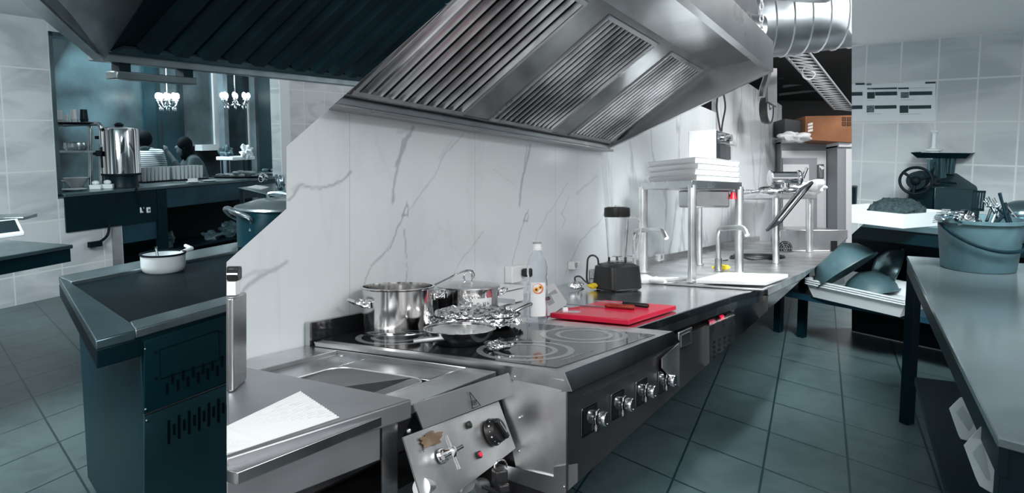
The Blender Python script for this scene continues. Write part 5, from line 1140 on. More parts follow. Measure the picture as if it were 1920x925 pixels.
for k in range(24):
    lay = 0 if k < 15 else 1; p_ = q+V((rr_.uniform(-.25, .25), rr_.uniform(-.09, .09), .030+lay*.032)); 
    if lay: p_.x = q.x+.10+rr_.uniform(-.13, .13)
    lb = ['filled roll in the bottom layer of the pastry tray', 'filled roll heaped on top of the pastry tray'][lay]
    if roll is None:
        m = M(); m.ell((0, 0, 0), (.055, .024, .020), 10); roll = solo('filled_roll', m, past, lb, 'roll', org=p_, fr=B, local=True, group='rolls on the pastry tray')
        o = roll
    else: o = roll.copy(); COL.objects.link(o); o['label'] = lb
    o.matrix_world = B.T @ Matrix.Translation(p_) @ Matrix.Rotation(rr_.uniform(-.8, .8), 4, 'Z')
q = onC(515, 328); m = M(); m.box(q+V((0, 0, .03)), (.36, .2, .015), rz=.5); solo('small_tray', m, b_stl, 'steel tray at the right end of the serving counter', 'tray', fr=B)
for k in range(5):
    p_ = q+V((-.12+.06*k, .02*math.sin(k*2), .06)); m = M(); m.ell(p_, (.045, .03, .022), 10); solo('dark_fruit', m, [b_gr, b_dk][k % 2], ['grey green', 'dark'][k % 2]+' fruit on the small steel tray, '+['leftmost', 'second from the left', 'in the middle', 'second from the right', 'rightmost'][k], 'fruit', fr=B, group='fruit on the small steel tray')
p_ = onC(497, 335); m = M(); m.lathe([(.035, 0), (.05, .0), (.055, .05), (.05, .05)], p_, 16, axm(V((-.5, -.8, .3))), closed=True); solo('steel_ring', m, b_chr, 'shiny steel cup lying beside the pastries', 'cup', fr=B)
# side table with papers
m = M(); zz = .84; q = [HB(446, 352, zz), HB(533, 372, zz), HB(600, 360, zz), HB(520, 343, zz)]; st2 = Thing('side_table', 'small steel side table below the pastries', 'table', V((q[0].x, q[0].y, 0)), fr=B)
st2.part('table_top', M().prism(q, zz-.02, zz), b_st, bev=.003)
for p_ in q[:2]: m = M(); g_ = (p_*.9+sum(q, V())/4*.1); m.box((g_.x, g_.y, zz/2-.01), (.04, .04, zz-.02)); st2.part('leg', m, b_dk)
m = M(); m.prism([HB(462, 352, zz), HB(480, 348, zz), HB(505, 352, zz), HB(490, 356, zz)], zz+.001, zz+.006); solo('paper_sheet', m, b_wh, 'white paper sheet on the small side table', 'paper', fr=B)
q = HB(527, 366, zz); t_ = Thing('glass_jar', 'patterned glass jar at the right edge of the side table', 'jar', q, fr=B); m = M(); m.lathe([(.001, .001), (.05, .001), (.05, .20), (.045, .20), (.045, .006), (.001, .006)], q, 18); t_.part('glass', m, b_glass)
m = M(); m.ell(q+V((0, 0, .12)), (.04, .04, .08), 12); 
for i, v_ in enumerate(m.v): m.v[i] = v_+V((noise.noise(v_*60), noise.noise(v_*60+V((3,3,3))), 0))*.008
t_.part('contents', m, b_chr)
# big stock pot on its stand
zt_ = 1.05; c = HB(540, 384, zt_); r = bx(97, c); t_ = Thing('large_stock_pot', 'large lidded stock pot standing right of the serving counter shelf', 'pot', V((c.x, c.y, .66)), fr=B)
m = M(); m.lathe([(.001, .66-zt_), (r*.93, .66-zt_), (r*.95, -.34), (r*.95, -.03), (r*.97, -.02), (.001, -.015)], c, 56); t_.part('body', m, b_box)
m = M(); m.lathe([(r*.97, -.018), (r*1.0, -.010), (r*.98, 0), (r*.9, .004), (r*.6, .03), (r*.4, .034), (r*.38, .028), (.001, .03)], c, 56); l_ = t_.part('lid', m, b_stl)
m = M(); g_ = c+V((-r*.15, -r*.1, .03)); m.tube(smooth_path([g_+V((-.05, 0, 0)), g_+V((-.05, 0, .035)), g_+V((.05, 0, .035)), g_+V((.05, 0, 0))], 4), .009, 8); t_.part('lid_handle', m, b_stl, parent=l_)
h0 = PB(470, 436, c.y-r*.85); m = M(); Dh = c.y-r*.8
m.tube(smooth_path([PB(471, 434, Dh), PB(473, 420, Dh), PB(468, 409, Dh-.03), PB(440, 397, Dh-.02), PB(428, 391, Dh+.1), PB(422, 393, Dh+.2), PB(430, 402, Dh+.3), PB(445, 410, Dh+.34)], 5), .013, 10); t_.part('handle', m, b_stl)
m = M(); m.box((c.x, c.y, .32), (.5, .5, .64), rz=.4); t2 = solo('pot_stand', m, b_dk, 'dark square stand below the large stock pot', 'stand', fr=B, bev=.01)
# ---- griddle
zg = .88
gA, gB, gC = HB(110, 520, zg), HB(179, 639, zg), HB(254, 620, zg); gD = HB(447, 455, zg); gE = HB(425, 572, zg)
u = (gE-gC).normalized(); GF = Fr(gC, u); sEnd = GF.st(HB(470, 560, zg))[0]+.25
gr_ = Thing('electric_griddle', 'large griddle with a dark cooking plate and slotted front panel', 'griddle', V((gC.x, gC.y, 0)), fr=B)
bl_ = gA; ub = (gD-gA).normalized(); Lb = (gD-gA).length
br_ = gD+ub*.05; fr2_ = gC+u*(sEnd)
m = M(); m.prism([gB, gC, HB(243, 604, zg), HB(133, 530, zg), gA], .852, zg); gr_.part('left_ledge', m, b_st, bev=.004, label='shiny steel left ledge')
rl = HB(133, 530, zg); m = M(); m.prism([gA, rl, HB(447, 471, zg), HB(447, 455, zg)], .855, zg+.004); gr_.part('rear_rail', m, b_stl, bev=.003)
m = M(); m.prism([gC, gC+u*sEnd, HB(243, 604, zg)+u*(sEnd+.02), HB(243, 604, zg)], .855, zg+.002); gr_.part('front_rail', m, b_stl, bev=.004)
m = M(); m.prism([HB(245, 606, zg), HB(243, 604, zg)+u*(sEnd+.02), HB(447, 472, zg), rl], .85, .868); gr_.part('cooking_plate', m, b_plate)
Dp = GF.st(gA)[1]
# body
b0 = Fr(gC, u); fl = HB(263, 640, .86)
m = M(); P_ = lambda s, t, z: GF.P(s, t, z)
sl0 = GF.st(HB(263, 640, .85))[0]
dpth = GF.st(gB)[1]
lbk = V((gA.x, gA.y, 0)); 
m.prism([GF.P(.02, -.012, 0), GF.P(sEnd, -.012, 0), V((br_.x, br_.y, 0)), V((gA.x, gA.y, 0))+ub*.10, V((gA.x, gA.y, 0))+ub*.06+(gB-gA)*.1], .07, .855); gr_.part('body', m, b_box, bev=.004)
m = M(); m.prism([GF.P(.10, -.05, 0), GF.P(sEnd, -.05, 0), V((br_.x, br_.y, 0)), V((gA.x, gA.y, 0))+ub*.14], .0, .07); gr_.part('plinth', m, b_blk)
m = M(); m.prism([gB-(gB-gA)*.0, gC, gC-(gC-gB)*.02+ub*.02+V((0,0,0)), gA+ub*.05, gA], .80, .853)
gr_.part('ledge_apron', m, b_dk, bev=.003)
def onG(px, py, t=-.008): return B.W(px, py, GF, t)
def gpoly(pts, t, d=.003): return M().extr([onG(x, y, t) for x, y in pts], LF.n*0+GF.n*d)
gr_.part('upper_panel', gpoly([(268, 640), (425, 590), (425, 716), (268, 776)], -.012, .006), b_box, bev=.001)
gr_.part('lower_panel', gpoly([(268, 781), (425, 721), (425, 1010), (268, 1100)], -.012, .006), mat('griddle_lower_panel', (.03, .105, .13), .35, .3, var=.3, vs=3), bev=.001, label='lighter lower panel')
gr_.part('seam_edge', gpoly([(268, 777), (425, 717.5), (425, 719.5), (268, 779.5)], -.010, .006), b_stl)
m = M(); cs = [(299, 657), (409, 620), (411, 675), (301, 711)]
for i in range(4): m.tube([onG(*cs[i], -.005), onG(*cs[(i+1) % 4], -.005)], .0015, 5)
gr_.part('cover_plate', gpoly(cs, -.006, .0015), b_box); gr_.part('cover_edge', m, b_blk)
for (x, y) in ((272, 655), (273, 768), (291, 660), (292, 709), (414, 622), (275, 789)): m = M(); m.ell(onG(x, y, -.004), (.004,)*3, 8); gr_.part('screw', m, b_blk if x > 285 else b_stl)
slots = [(313, 730, 20), (323, 711, 20), (333, 723, 20), (343, 704, 20), (352, 716, 20), (362, 698, 20), (371, 709, 20), (380, 692, 20), (389, 702, 20), (398, 686, 20), (407, 696, 20), (416, 678, 20)]
m = M()
slots += [(316, 800, 22), (316, 822, 22), (335, 790, 22), (335, 812, 22), (326, 806, 20), (345, 798, 20), (354, 782, 22), (354, 804, 22), (364, 789, 20), (373, 775, 22), (373, 797, 22), (382, 781, 20), (391, 767, 22), (391, 789, 22), (400, 773, 20), (409, 760, 22), (409, 782, 22), (418, 766, 20)]
for (x, y, h_) in slots: gr_.part('vent_slot', gpoly([(x-2, y-h_/2), (x+2.5, y-h_/2-1), (x+2.5, y+h_/2-1), (x-2, y+h_/2)], -.0055, .001), b_blk)
# saucepan on the griddle
c = HB(307, 508, .8685); r = bx(39, c); hh = bx(33, c)
sp_ = Thing('enamel_saucepan', 'white enamel saucepan with a black rim on the griddle plate', 'saucepan', c, fr=B)
m = M(); m.lathe([(.001, 0), (r*.86, 0), (r*.95, .008), (r, .025), (r, hh), (r-.003, hh), (r-.004, .02), (r*.9, .004), (.001, .004)], c, 48); sp_.part('pan_body', m, b_wh2)
m = M(); m.lathe([(r-.004, hh-.002), (r+.004, hh-.002), (r+.004, hh+.004), (r-.004, hh+.004)], c, 48, closed=True); sp_.part('rim', m, b_blk)
m = M(); e = c+V((r*.55, r*.75, hh-.005)); m.tube([e, e+V((.03, .03, .012)), PB(348, 461, c.y+.14)], [.007, .010, .008], 10); sp_.part('handle', m, b_wh2)
m = M(); e = PB(297, 489, c.y-.01); m.tube([e, PB(293, 470, c.y-.0), PB(291, 463, c.y)], [.006, .006, .009], 8); m.ell(e+V((.01, 0, -.02)), (.02, .02, .008), 10); solo('spoon', m, b_chr, 'steel spoon standing in the white saucepan', 'spoon', fr=B)
# ---- left steel table and scale
zt_ = .85; tl = Thing('steel_worktable', 'dark steel worktable at the left edge below the tiled wall', 'table', V((HB(60, 460, zt_).x, HB(60, 460, zt_).y, 0)), fr=B)
tA, tB, tC = HB(137, 459, zt_), HB(113, 445, zt_), HB(0, 482, zt_); ul = (tA-tC).normalized()
wl1 = LF.P(LF.st(tB)[0]-.05, 0.0, zt_)
m = M(); m.prism([tA, LF.P(LF.st(tA)[0]-.12, .0, 0), LF.P(-2.6, .0, 0), V((tC.x, tC.y, 0))-ul*.9], .83, .85); tl.part('table_top', m, b_st, bev=.003)
TL = Fr(tA, ul); m = M(); m.fbox(TL, -3.4, -.01, -.03, -.01, .76, .83); tl.part('apron', m, b_dk)
m = M(); m.fbox(TL, -.62, -.57, -.07, -.02, .0, .83); tl.part('leg', m, b_dk); m = M(); m.fbox(TL, -3.0, -.60, -.45, -.03, .2, .22); tl.part('lower_shelf', m, b_dk)
m = M(); q0 = LF.st(HB(83, 432, zt_))[0]; m.fbox(LF, -2.6, LF.st(tB)[0]-.06, .0, .02, .85, .93); tl.part('upstand', m, b_dk)
s3 = Thing('bench_scale', 'bench scale with a white framed display on the left worktable', 'scale', HB(20, 440, zt_), fr=B)
q = [HB(-30, 452, zt_), HB(46, 442, zt_), HB(34, 425, zt_+.02), HB(-30, 432, zt_+.02)]
m = M(); m.extr([q[0]+V((0,0,.02)), q[1]+V((0,0,.02)), q[2]+V((0,0,.05)), q[3]+V((0,0,.05))], (0, 0, -.02)); s3.part('display_frame', m, b_wh, bev=.004)
c = (q[0]+q[1]+q[2]+q[3])/4; m = M(); m.extr([(x+V((0,0,.021 if i < 2 else .051)))*.8+(c+V((0,0,.036)))*.2 for i, x in enumerate(q)], (0, 0, .001)); s3.part('display', m, b_dk)
m = M(); m.box(HB(0, 424, zt_)+V((0, .05, .05)), (.3, .2, .02), rz=.2); s3.part('weighing_plate', m, b_stl, bev=.004)
# ---- rear hood
zr = 1.72; RA, RB_ = HB(196, 107, zr), HB(622, 152, zr); ur_ = (RB_-RA).normalized(); HF = Fr(RA, ur_)
eL = (HB(105, 0, zr)-RA); eL = V((eL.x, eL.y, 0)).normalized()
Lr = (RB_-RA).length+.5
rh = Thing('rear_hood', 'dark exhaust hood with long baffles over the griddle', 'extractor hood', RA, fr=B)
KH2 = [-K_L1]
m = M(); m.fbox(HF, -.03, Lr, -.05, .0, zr-.015, zr+.022); rh.part('far_rim', m, b_stl, bev=.003)
le = Fr(RA, eL); 
if HF.n.y > 0: HF.n = -HF.n
sl_dir = (HF.n*math.cos(.62)+V((0, 0, math.sin(.62)))).normalized(); nb = ur_.cross(sl_dir).normalized(); nb = nb if nb.z < 0 else -nb
R0 = RA+V((0, 0, .022)); Qn = B.pl(264, 0, R0, nb); qs, ql = (Qn-R0).dot(ur_), (Qn-R0).dot(sl_dir)
def SL2(s, l, h=0): return R0+ur_*s+sl_dir*l+nb*h
m = M(); e1 = RA+eL*1.55; tp = R0+(Qn-R0)*1.7
m.extr([R0-V((0,0,.03)), e1-V((0,0,.03)), e1+V((0, 0, .02)), e1+(tp-R0)*.6, tp, R0], V((-.004, 0, .004))); rh.part('left_end', m, b_stl, label='pale steel left end')
m = M(); m.extr([R0-V((0,0,.037)), e1-V((0,0,.037)), e1+V((0,0,.0)), R0], V((-.03, -.012, 0))); rh.part('left_rim', m, b_stl)
LM = 1.5
m = M(); m.extr([SL2(0, 0), SL2(Lr, 0), SL2(Lr+.6, LM), SL2(qs/ql*LM, LM)], -nb*.02); rh.part('backing', m, b_blk)
bafm = mat('rear_baffle', (.005, .032, .044), .35, .5, var=.5, vs=3)
s = .10
while s < Lr+.5:
    lm = min(LM, (s*ql/qs if qs > 0 else LM)-.02)
    if lm > .12:
        m = M(); m.extr([SL2(s, .05, .002), SL2(s+.02, .05, .035), SL2(s+.085, .05, .035), SL2(s+.105, .05, .002)], sl_dir*(lm-.05)); rh.part('baffle', m, bafm)
    s += .145
m = M(); m.extr([SL2(.02, .01, .004), SL2(Lr, .01, .004), SL2(Lr, .045, .004), SL2(.05, .045, .004)], nb*.012); rh.part('drip_channel', m, b_st)
m = M(); q = HF.P(.0, 0, zr); a, b = B.W(222, 126, HF, .01), B.W(373, 150, HF, .01)
zA = B.W(222, 134, HF, .01).z
s0, s1 = HF.st(a)[0], HF.st(b)[0]
m.fbox(HF, s0, s1, -.06, -.0, zr-.075, zr-.045); lf = Thing('hood_light', 'long steel light fitting hanging under the rear hood rim', 'light fitting', HF.P(s0, 0, zr-.08), fr=B); lf.part('housing', m, b_stl, bev=.004)
for s_ in (s0+.02, s1-.06): m = M(); m.fbox(HF, s_, s_+.05, -.05, -.01, zr-.046, zr-.014); lf.part('bracket', m, b_dk)
# ---- people
def person(px, ytop, D, facing, hairm, shirtm, label, lean=.1, arms=1, dark=True):
    base = PB(px, ytop, D); top = base.z; hc = V((base.x, base.y, top-.12)); u = V((math.cos(facing), math.sin(facing), 0)); v = V((-u.y, u.x, 0))
    th = Thing('person', label, 'person', V((base.x, base.y, 0)), fr=B)
    hip = V((hc.x, hc.y, .50))-u*(lean+.05); sh = hc-u*(lean*.6)-V((0, 0, .175)); nk = hc-V((0, 0, .10))-u*.03
    m = M(); hd = u*.035
    m.ell(hc, (.078, .078, .112), 18); m.ell(hc+u*.035-V((0,0,.05)), (.05, .05, .055), 12); m.ell(hc+u*.092-V((0,0,.01)), (.014, .014, .022), 8)
    for k in (-1, 1): m.ell(hc+v*.078*k-V((0,0,.01)), (.014, .014, .028), 8)
    m.tube([hc-V((0,0,.06)), nk, sh+V((0,0,.05))], [.052, .05, .065], 12)
    m.tube([sh+V((0,0,.03)), sh-V((0,0,.12)), (sh+hip)/2, hip], [.10, .15, .135, .15], 16)
    for k in (-1, 1):
        s_ = sh+v*.17*k; el = s_-V((0,0,.24))+u*.10+v*.04*k
        hnd = (hc+u*.19-V((0,0,.06))+v*.05*k) if (arms == 2 or (arms == 1 and k == 1)) else el+u*.24-v*.08*k-V((0,0,.02))
        m.tube([sh+v*.08*k, s_, (s_+el)/2, el], [.07, .055, .048, .042], 12); m.tube([el, (el+hnd)/2, hnd], [.042, .036, .026], 12)
        m.ell(hnd+(hnd-el).normalized()*.04, (.03, .03, .045), 10)
        for f in range(4): q = hnd+(hnd-el).normalized()*.07+v*(f-1.5)*.017; m.tube([q-(hnd-el).normalized()*.02, q+(hnd-el).normalized()*.02, q+(hnd-el).normalized()*.035-u*.015], [.010, .0095, .008], 6)
        m.tube([hnd+(hnd-el).normalized()*.03, hnd+(hnd-el).normalized()*.05+v*.04*k], [.011, .009], 6)
        kn = hip+u*.42+v*.11*k-V((0,0,.02)); ft = V((kn.x, kn.y, .07)); m.tube([hip+v*.08*k, kn], [.09, .065], 12); m.tube([kn, (kn+ft)/2, ft], [.062, .055, .04], 12); m.tube([ft, ft+u*.16-V((0,0,.03))], [.042, .035], 10)
    body = th.part('body', m, b_skin); rm = body.modifiers.new('remesh', 'REMESH'); rm.mode = 'VOXEL'; rm.voxel_size = .011; rm.use_smooth_shade = True
    sm_ = body.modifiers.new('smooth', 'SMOOTH'); sm_.iterations = 4; sm_.factor = .5
    m = M(); m.tube([sh+V((0,0,.045)), sh-V((0,0,.02)), sh-V((0,0,.14)), (sh+hip)/2, hip-V((0,0,.02))], [.085, .135, .168, .155, .17], 20)
    for k in (-1, 1):
        s_ = sh+v*.17*k; el = s_-V((0,0,.24))+u*.10+v*.04*k; hnd = (hc+u*.19-V((0,0,.06))+v*.05*k) if (arms == 2 or (arms == 1 and k == 1)) else el+u*.24-v*.08*k-V((0,0,.02))
        m.tube([sh+v*.06*k, s_, (s_+el)/2, el, el+(hnd-el)*.7], [.09, .075, .064, .056, .042], 12)
    st = th.part('shirt', m, shirtm); rm = st.modifiers.new('remesh', 'REMESH'); rm.mode = 'VOXEL'; rm.voxel_size = .013; rm.use_smooth_shade = True
    sm_ = st.modifiers.new('smooth', 'SMOOTH'); sm_.iterations = 6
    m = M()
    for k in (-1, 1): kn = hip+u*.42+v*.11*k-V((0,0,.02)); m.tube([hip+v*.08*k, kn], [.11, .08], 12); m.tube([kn, V((kn.x, kn.y, .10))], [.078, .058], 12)
    th.part('trousers', m, b_dk)
    m = M(); m.ell(hc-u*.018+V((0,0,.022)), (.095, .095, .112), 18)
    if dark: m.ell(hc-u*.055-V((0,0,.08)), (.07, .085, .13), 14); m.ell(hc+v*.06-V((0,0,.05)), (.035, .03, .12), 10); m.ell(hc-v*.06-V((0,0,.05)), (.035, .03, .12), 10)
    th.part('hair', m, hairm)
    return th
stripe = bpy.data.materials.new('striped_cotton'); stripe.use_nodes = True; t = stripe.node_tree; p = t.nodes['Principled BSDF']; p.inputs['Roughness'].default_value = .9
tc = nn(t, 'ShaderNodeTexCoord'); wv = nn(t, 'ShaderNodeTexWave', bands_direction='Z'); wv.inputs['Scale'].default_value = 13; t.links.new(tc.outputs['Object'], wv.inputs[0])
r = nn(t, 'ShaderNodeValToRGB'); r.color_ramp.elements[0].color = (.04, .08, .10, 1); r.color_ramp.elements[1].color = (.62, .70, .74, 1); r.color_ramp.elements[0].position = .25; r.color_ramp.elements[1].position = .4; t.links.new(wv.outputs[0], r.inputs[0]); t.links.new(r.outputs[0], p.inputs['Base Color'])
person(270, 246, 9.4, 2.0, b_hair, stripe, 'person with short dark hair in a striped shirt seated with back turned behind the urn', arms=0, dark=False)
person(343, 258, 9.2, 3.75, b_hair, b_shirt, 'woman with dark hair in a grey top seated with head bowed and a hand raised', lean=.16, arms=1)
def chair(px, py, D, ang, label):
    q = PB(px, py, D); c = V((q.x, q.y, 0)); u = V((math.cos(ang), math.sin(ang), 0)); v = V((-u.y, u.x, 0))
    th = Thing('dining_chair', label, 'chair', c, fr=B)
    m = M(); m.box(c+u*.22+V((0, 0, .45)), (.44, .42, .03), rz=ang); th.part('seat', m, b_dk, bev=.01)
    for a_, b2 in ((0, 1), (0, -1), (.42, 1), (.42, -1)): m = M(); e = c+u*a_+v*.19*b2; m.tube([V((e.x, e.y, 0.0)), V((e.x, e.y, .44))], .014, 8); th.part('leg', m, b_stl)
    m = M(); m.tube(smooth_path([c+v*.20+V((0,0,.45)), c+v*.21-u*.02+V((0,0,.80)), c+v*.17-u*.03+V((0,0,.88)), c-v*.17-u*.03+V((0,0,.88)), c-v*.21-u*.02+V((0,0,.80)), c-v*.20+V((0,0,.45))], 4), .014, 8); bk = th.part('back_frame', m, b_stl)
    for k in range(5): m = M(); e = c+v*(-.14+.07*k); m.tube([e+V((0,0,.46)), e-u*.03+V((0,0,.87))], .007, 6); th.part('back_rod', m, b_stl, parent=bk)
chair(272, 335, 8.95, 1.7, 'white metal dining chair behind the person in the striped shirt'); chair(358, 335, 8.9, 1.95, 'white metal dining chair in front of the bowed woman'); chair(108, 330, 8.4, 1.2, 'white chair at the left end seen through the tube rack')
c = PB(310, 330, 9.9); tb2 = Thing('dining_table', 'dining table between the two seated people', 'table', V((c.x, c.y, 0)), fr=B)
m = M(); m.lathe([(.001, .72), (.55, .72), (.56, .735), (.55, .75), (.001, .75)], V((c.x, c.y, 0)), 32); tb2.part('table_top', m, b_dk); m = M(); m.lathe([(.25, 0), (.24, .03), (.04, .05), (.04, .72)], V((c.x, c.y, 0)), 16); tb2.part('pedestal', m, b_dk)
q = PB(305, 300, 9.6); m = M(); m.lathe([(.001, 0), (.10, .03), (.14, .08), (.13, .08), (.001, .01)], V((q.x, q.y, .76)), 24); solo('white_dish', m, b_wh2, 'white dish on the dining table between the people', 'dish', fr=B)
c = PB(442, 298, 10.0); tb3 = Thing('small_white_table', 'small white table below the narrow mirror', 'table', V((c.x, c.y, 0)), fr=B)
zt3 = c.z+.01; m = M(); m.box((c.x, c.y, zt3), (.42, .3, .05), rz=LF.ang); tb3.part('table_top', m, b_wh, bev=.01)
for k in (-1, 1):
    for j in (-1, 1): m = M(); e = V((c.x+k*.15, c.y+j*.1, 0)); m.tube([e, e+V((0, 0, zt3-.02))], .014, 8); tb3.part('leg', m, b_dk)
for px, lb in ((424, 'pale flower bouquet at the left end of the small white table'), (462, 'pale flower bouquet at the right end of the small white table')):
    q = PB(px, 285, 9.95); m = crumple(V((q.x, q.y, zt3+.09)), (.07, .06, .08), 16, .5, 9, px); solo('bouquet', m, b_gr if px < 430 else b_wh, lb, 'flowers', fr=B, sm=25)
# ================================================================== REAR KITCHEN: right side
W0R = HB(1598, 412); W1R = HB(1766, 428); uR = (W1R-W0R).normalized()
TR = Fr(W0R, uR); TR.n = TR.n if TR.n.dot(-W0R) > 0 else -TR.n          # n towards the camera
RF = Fr(TR.P(0, -.66, 0), uR, TR.n)
def onR(px, py, t=0): return B.W(px, py, RF, t)
def rs(px): return RF.st(onR(px, 230))[0]
zTop = onR(1760, 71).z
jx = [rs(x) for x in (1619, 1687, 1757, 1829)]; tw_ = (jx[3]-jx[0])/3
zj1, zj2, zj3 = onR(1760, 151).z, onR(1760, 229).z, onR(1760, 308).z
rw = tiles('pale_marbled_tiles', (.60, .655, .68), (.47, .53, .56), (.70, .745, .76), jx[0], zj2, tw_, (zj1-zj3)/2, .011, .22, 1.5)
m = M(); m.fbox(RF, rs(1560), rs(1920)+1.5, -.1, 0, 0, zTop)
solo('wall_right', m, rw, 'pale marbled tile wall at the right', 'wall', org=RF.P(0, 0, 0), fr=B, rz=RF.ang, kind='structure', cuts=KR)
m = M(); m.prism([RF.P(rs(1560), 0, 0), RF.P(rs(1920)+1.5, 0, 0), RF.P(rs(1920)+1.5, 2.0, 0), RF.P(rs(1560), 2.0, 0)], zTop, zTop+.04)
solo('ceiling_right', m, bpy.data.materials['rear_ceiling_white'], 'white ceiling above the right tile wall', 'ceiling', fr=B, kind='structure', cuts=KR)
# poster
ps = Thing('wall_poster', 'white instruction poster with dark bars and small pictures on the tile wall', 'poster', onR(1680, 228, .004), fr=B)
def rp(pts, t, d=.001): return M().extr([onR(x, y, t) for x, y in pts], RF.n*d)
def bar(x0, y0, x1, y1, t=.005, sl=-.02): return rp([(x0, y0), (x1, y0+(x1-x0)*sl), (x1, y1+(x1-x0)*sl), (x0, y1)], t)
ps.part('sheet', rp([(1590, 160), (1754, 152), (1755, 227), (1590, 228)], .002, .002), b_wh, cuts=KR)
pdk = mat('poster_dark_print', (.004, .03, .038), .6); pgr = mat('poster_grey_print', (.10, .17, .19), .7, var=.8, vs=120); plt = mat('poster_pale_line', (.35, .42, .45), .7)
for (x0, y0, x1, y1, mm) in ((1604, 156, 1621, 159.5, pdk), (1625, 156.5, 1634, 160, pgr), (1735, 153.5, 1754, 157, pdk), (1626, 165, 1637, 168, pgr), (1637, 165, 1682, 168, pdk), (1684, 164.5, 1704, 167.5, pdk), (1590, 173, 1617, 180, pdk), (1641, 172.5, 1682, 179.5, pdk), (1705, 172, 1748, 179, pdk), (1590, 198, 1617, 205, pdk), (1640, 198, 1681, 204.5, pdk), (1704, 198, 1746, 204.5, pdk), (1626, 173, 1640, 185, pdk), (1689, 173, 1704, 184, pgr), (1625, 198, 1639, 211, pgr), (1687, 198, 1703, 212, pdk), (1626, 188, 1640, 188.8, plt), (1688, 187.5, 1715, 188.3, plt), (1626, 213.5, 1652, 214.3, plt), (1687, 214, 1728, 214.8, plt), (1705, 165, 1748, 165.7, plt)):
    ps.part('printed_bar' if mm is pdk else 'printed_picture', bar(x0, y0, x1, y1), mm, cuts=KR if x0 < 1600 else ())
# back table
bt_ = Thing('rear_worktable', 'long dark steel table along the right tile wall with a lower shelf', 'table', TR.P(.5, -.3, 0), fr=B)
sl_, sr_ = TR.st(HB(1597, 412))[0]-1.5, TR.st(HB(1766, 428))[0]+2.2
m = M(); m.fbox(TR, sl_, sr_, -.64, 0, .86, .9); bt_.part('table_top', m, b_st, cuts=KR3, bev=.003)
m = M(); m.fbox(TR, sl_, sr_, -.04, -.02, .78, .86); bt_.part('apron', m, b_dk, cuts=KR3)
zsf = .36
m = M(); m.fbox(TR, sl_, sr_, -.60, -.02, zsf-.035, zsf); bt_.part('lower_shelf', m, b_bl, cuts=KB3)
for px in (1503, 1459):
    q = HB(px, 632 if px > 1480 else 622, 0); s_, t_ = TR.st(q); m = M(); m.box((q.x, q.y, .43), (.05, .05, .86), rz=TR.ang); bt_.part('leg', m, b_dk, cuts=KB3)
m = M(); m.fbox(TR, sl_, sr_, -.64, -.62, .02, .80); bt_.part('back_panel', m, b_blk, cuts=KR3)
# trays on the lower shelf
qa, qb = HB(1512, 523, zsf+.12), HB(1697, 562, zsf+.12); ut = (qb-qa).normalized(); FT = Fr(qa, ut, TR.n); LT = (qb-qa).length
o_ = None
for k in range(3):
    z_ = zsf+.001+k*.014
    lb = ['lowest white tray of the nested stack on the lower shelf', 'middle white tray of the nested stack on the lower shelf', 'topmost white tray of the nested stack holding the bowls'][k]
    m = M()
    P4 = [FT.P(.04, -.03, 0), FT.P(LT-.04, -.03, 0), FT.P(LT-.04, -.45, 0), FT.P(.04, -.45, 0)]; Q4 = [FT.P(0, 0, 0), FT.P(LT, 0, 0), FT.P(LT, -.48, 0), FT.P(0, -.48, 0)]
    cz = V((0, 0, z_)); hi = V((0, 0, z_+.092))
    a = [x+cz for x in P4]; b = [x+hi for x in Q4]; ai = [x*.985+(P4[0]+P4[2])/2*.015+V((0,0,z_+.006)) for x in P4]; bi = [x*.985+(Q4[0]+Q4[2])/2*.015+hi for x in Q4]
    if k == 0 or k == 2 or True:
        m.add(a+b+bi+ai, [(3,2,1,0)]+[(i, (i+1)%4, (i+1)%4+4, i+4) for i in range(4)]+[(i+4, (i+1)%4+4, (i+1)%4+8, i+8) for i in range(4)]+[(i+8, (i+1)%4+8, (i+1)%4+12, i+12) for i in range(4)]+[(12, 13, 14, 15)])
    for i in range(4): e0_, e1_ = b[i], b[(i+1)%4]; m.hexa([x+V((0,0,dz)) for dz in (-.006, .002) for x in (e0_, e1_, e1_+(e1_-b[(i+2)%4]).normalized()*.012, e0_+(e0_-b[(i+3)%4]).normalized()*.012)])
    solo('white_tray', m, b_wh, lb, 'tray', fr=B, group='white trays on the lower shelf', cuts=KB3)
def bowl(c, r, h, Rm, mt_, lb): 
    m = M(); m.lathe([(.001, 0), (r*.35, 0), (r*.75, h*.35), (r*.95, h*.75), (r, h), (r+.012, h), (r+.012, h+.008), (r-.004, h+.006), (r*.7, h*.4), (.001, .02)], c, 40, Rm); return solo('mixing_bowl', m, mt_, lb, 'bowl', fr=B, cuts=KB3)
Rb = axm(V((.45, -.45, -.75))); q = PB(1562, 470, 4.75); bowl(q+V((-.02, .0, .01)), .21, .17, Rb, b_gr, 'large grey bowl tipped upside down in the white tray')
Rb = axm(V((.15, -.2, -1))); q = PB(1625, 510, 4.75); bowl(q, .17, .13, Rb, b_gr, 'second grey bowl leaning under the large tipped bowl')
Rb = axm(V((.8, -.3, -.3))); q = PB(1640, 495, 4.85); bowl(q, .15, .12, Rb, b_st, 'shiny dark steel bowl at the right of the white tray')
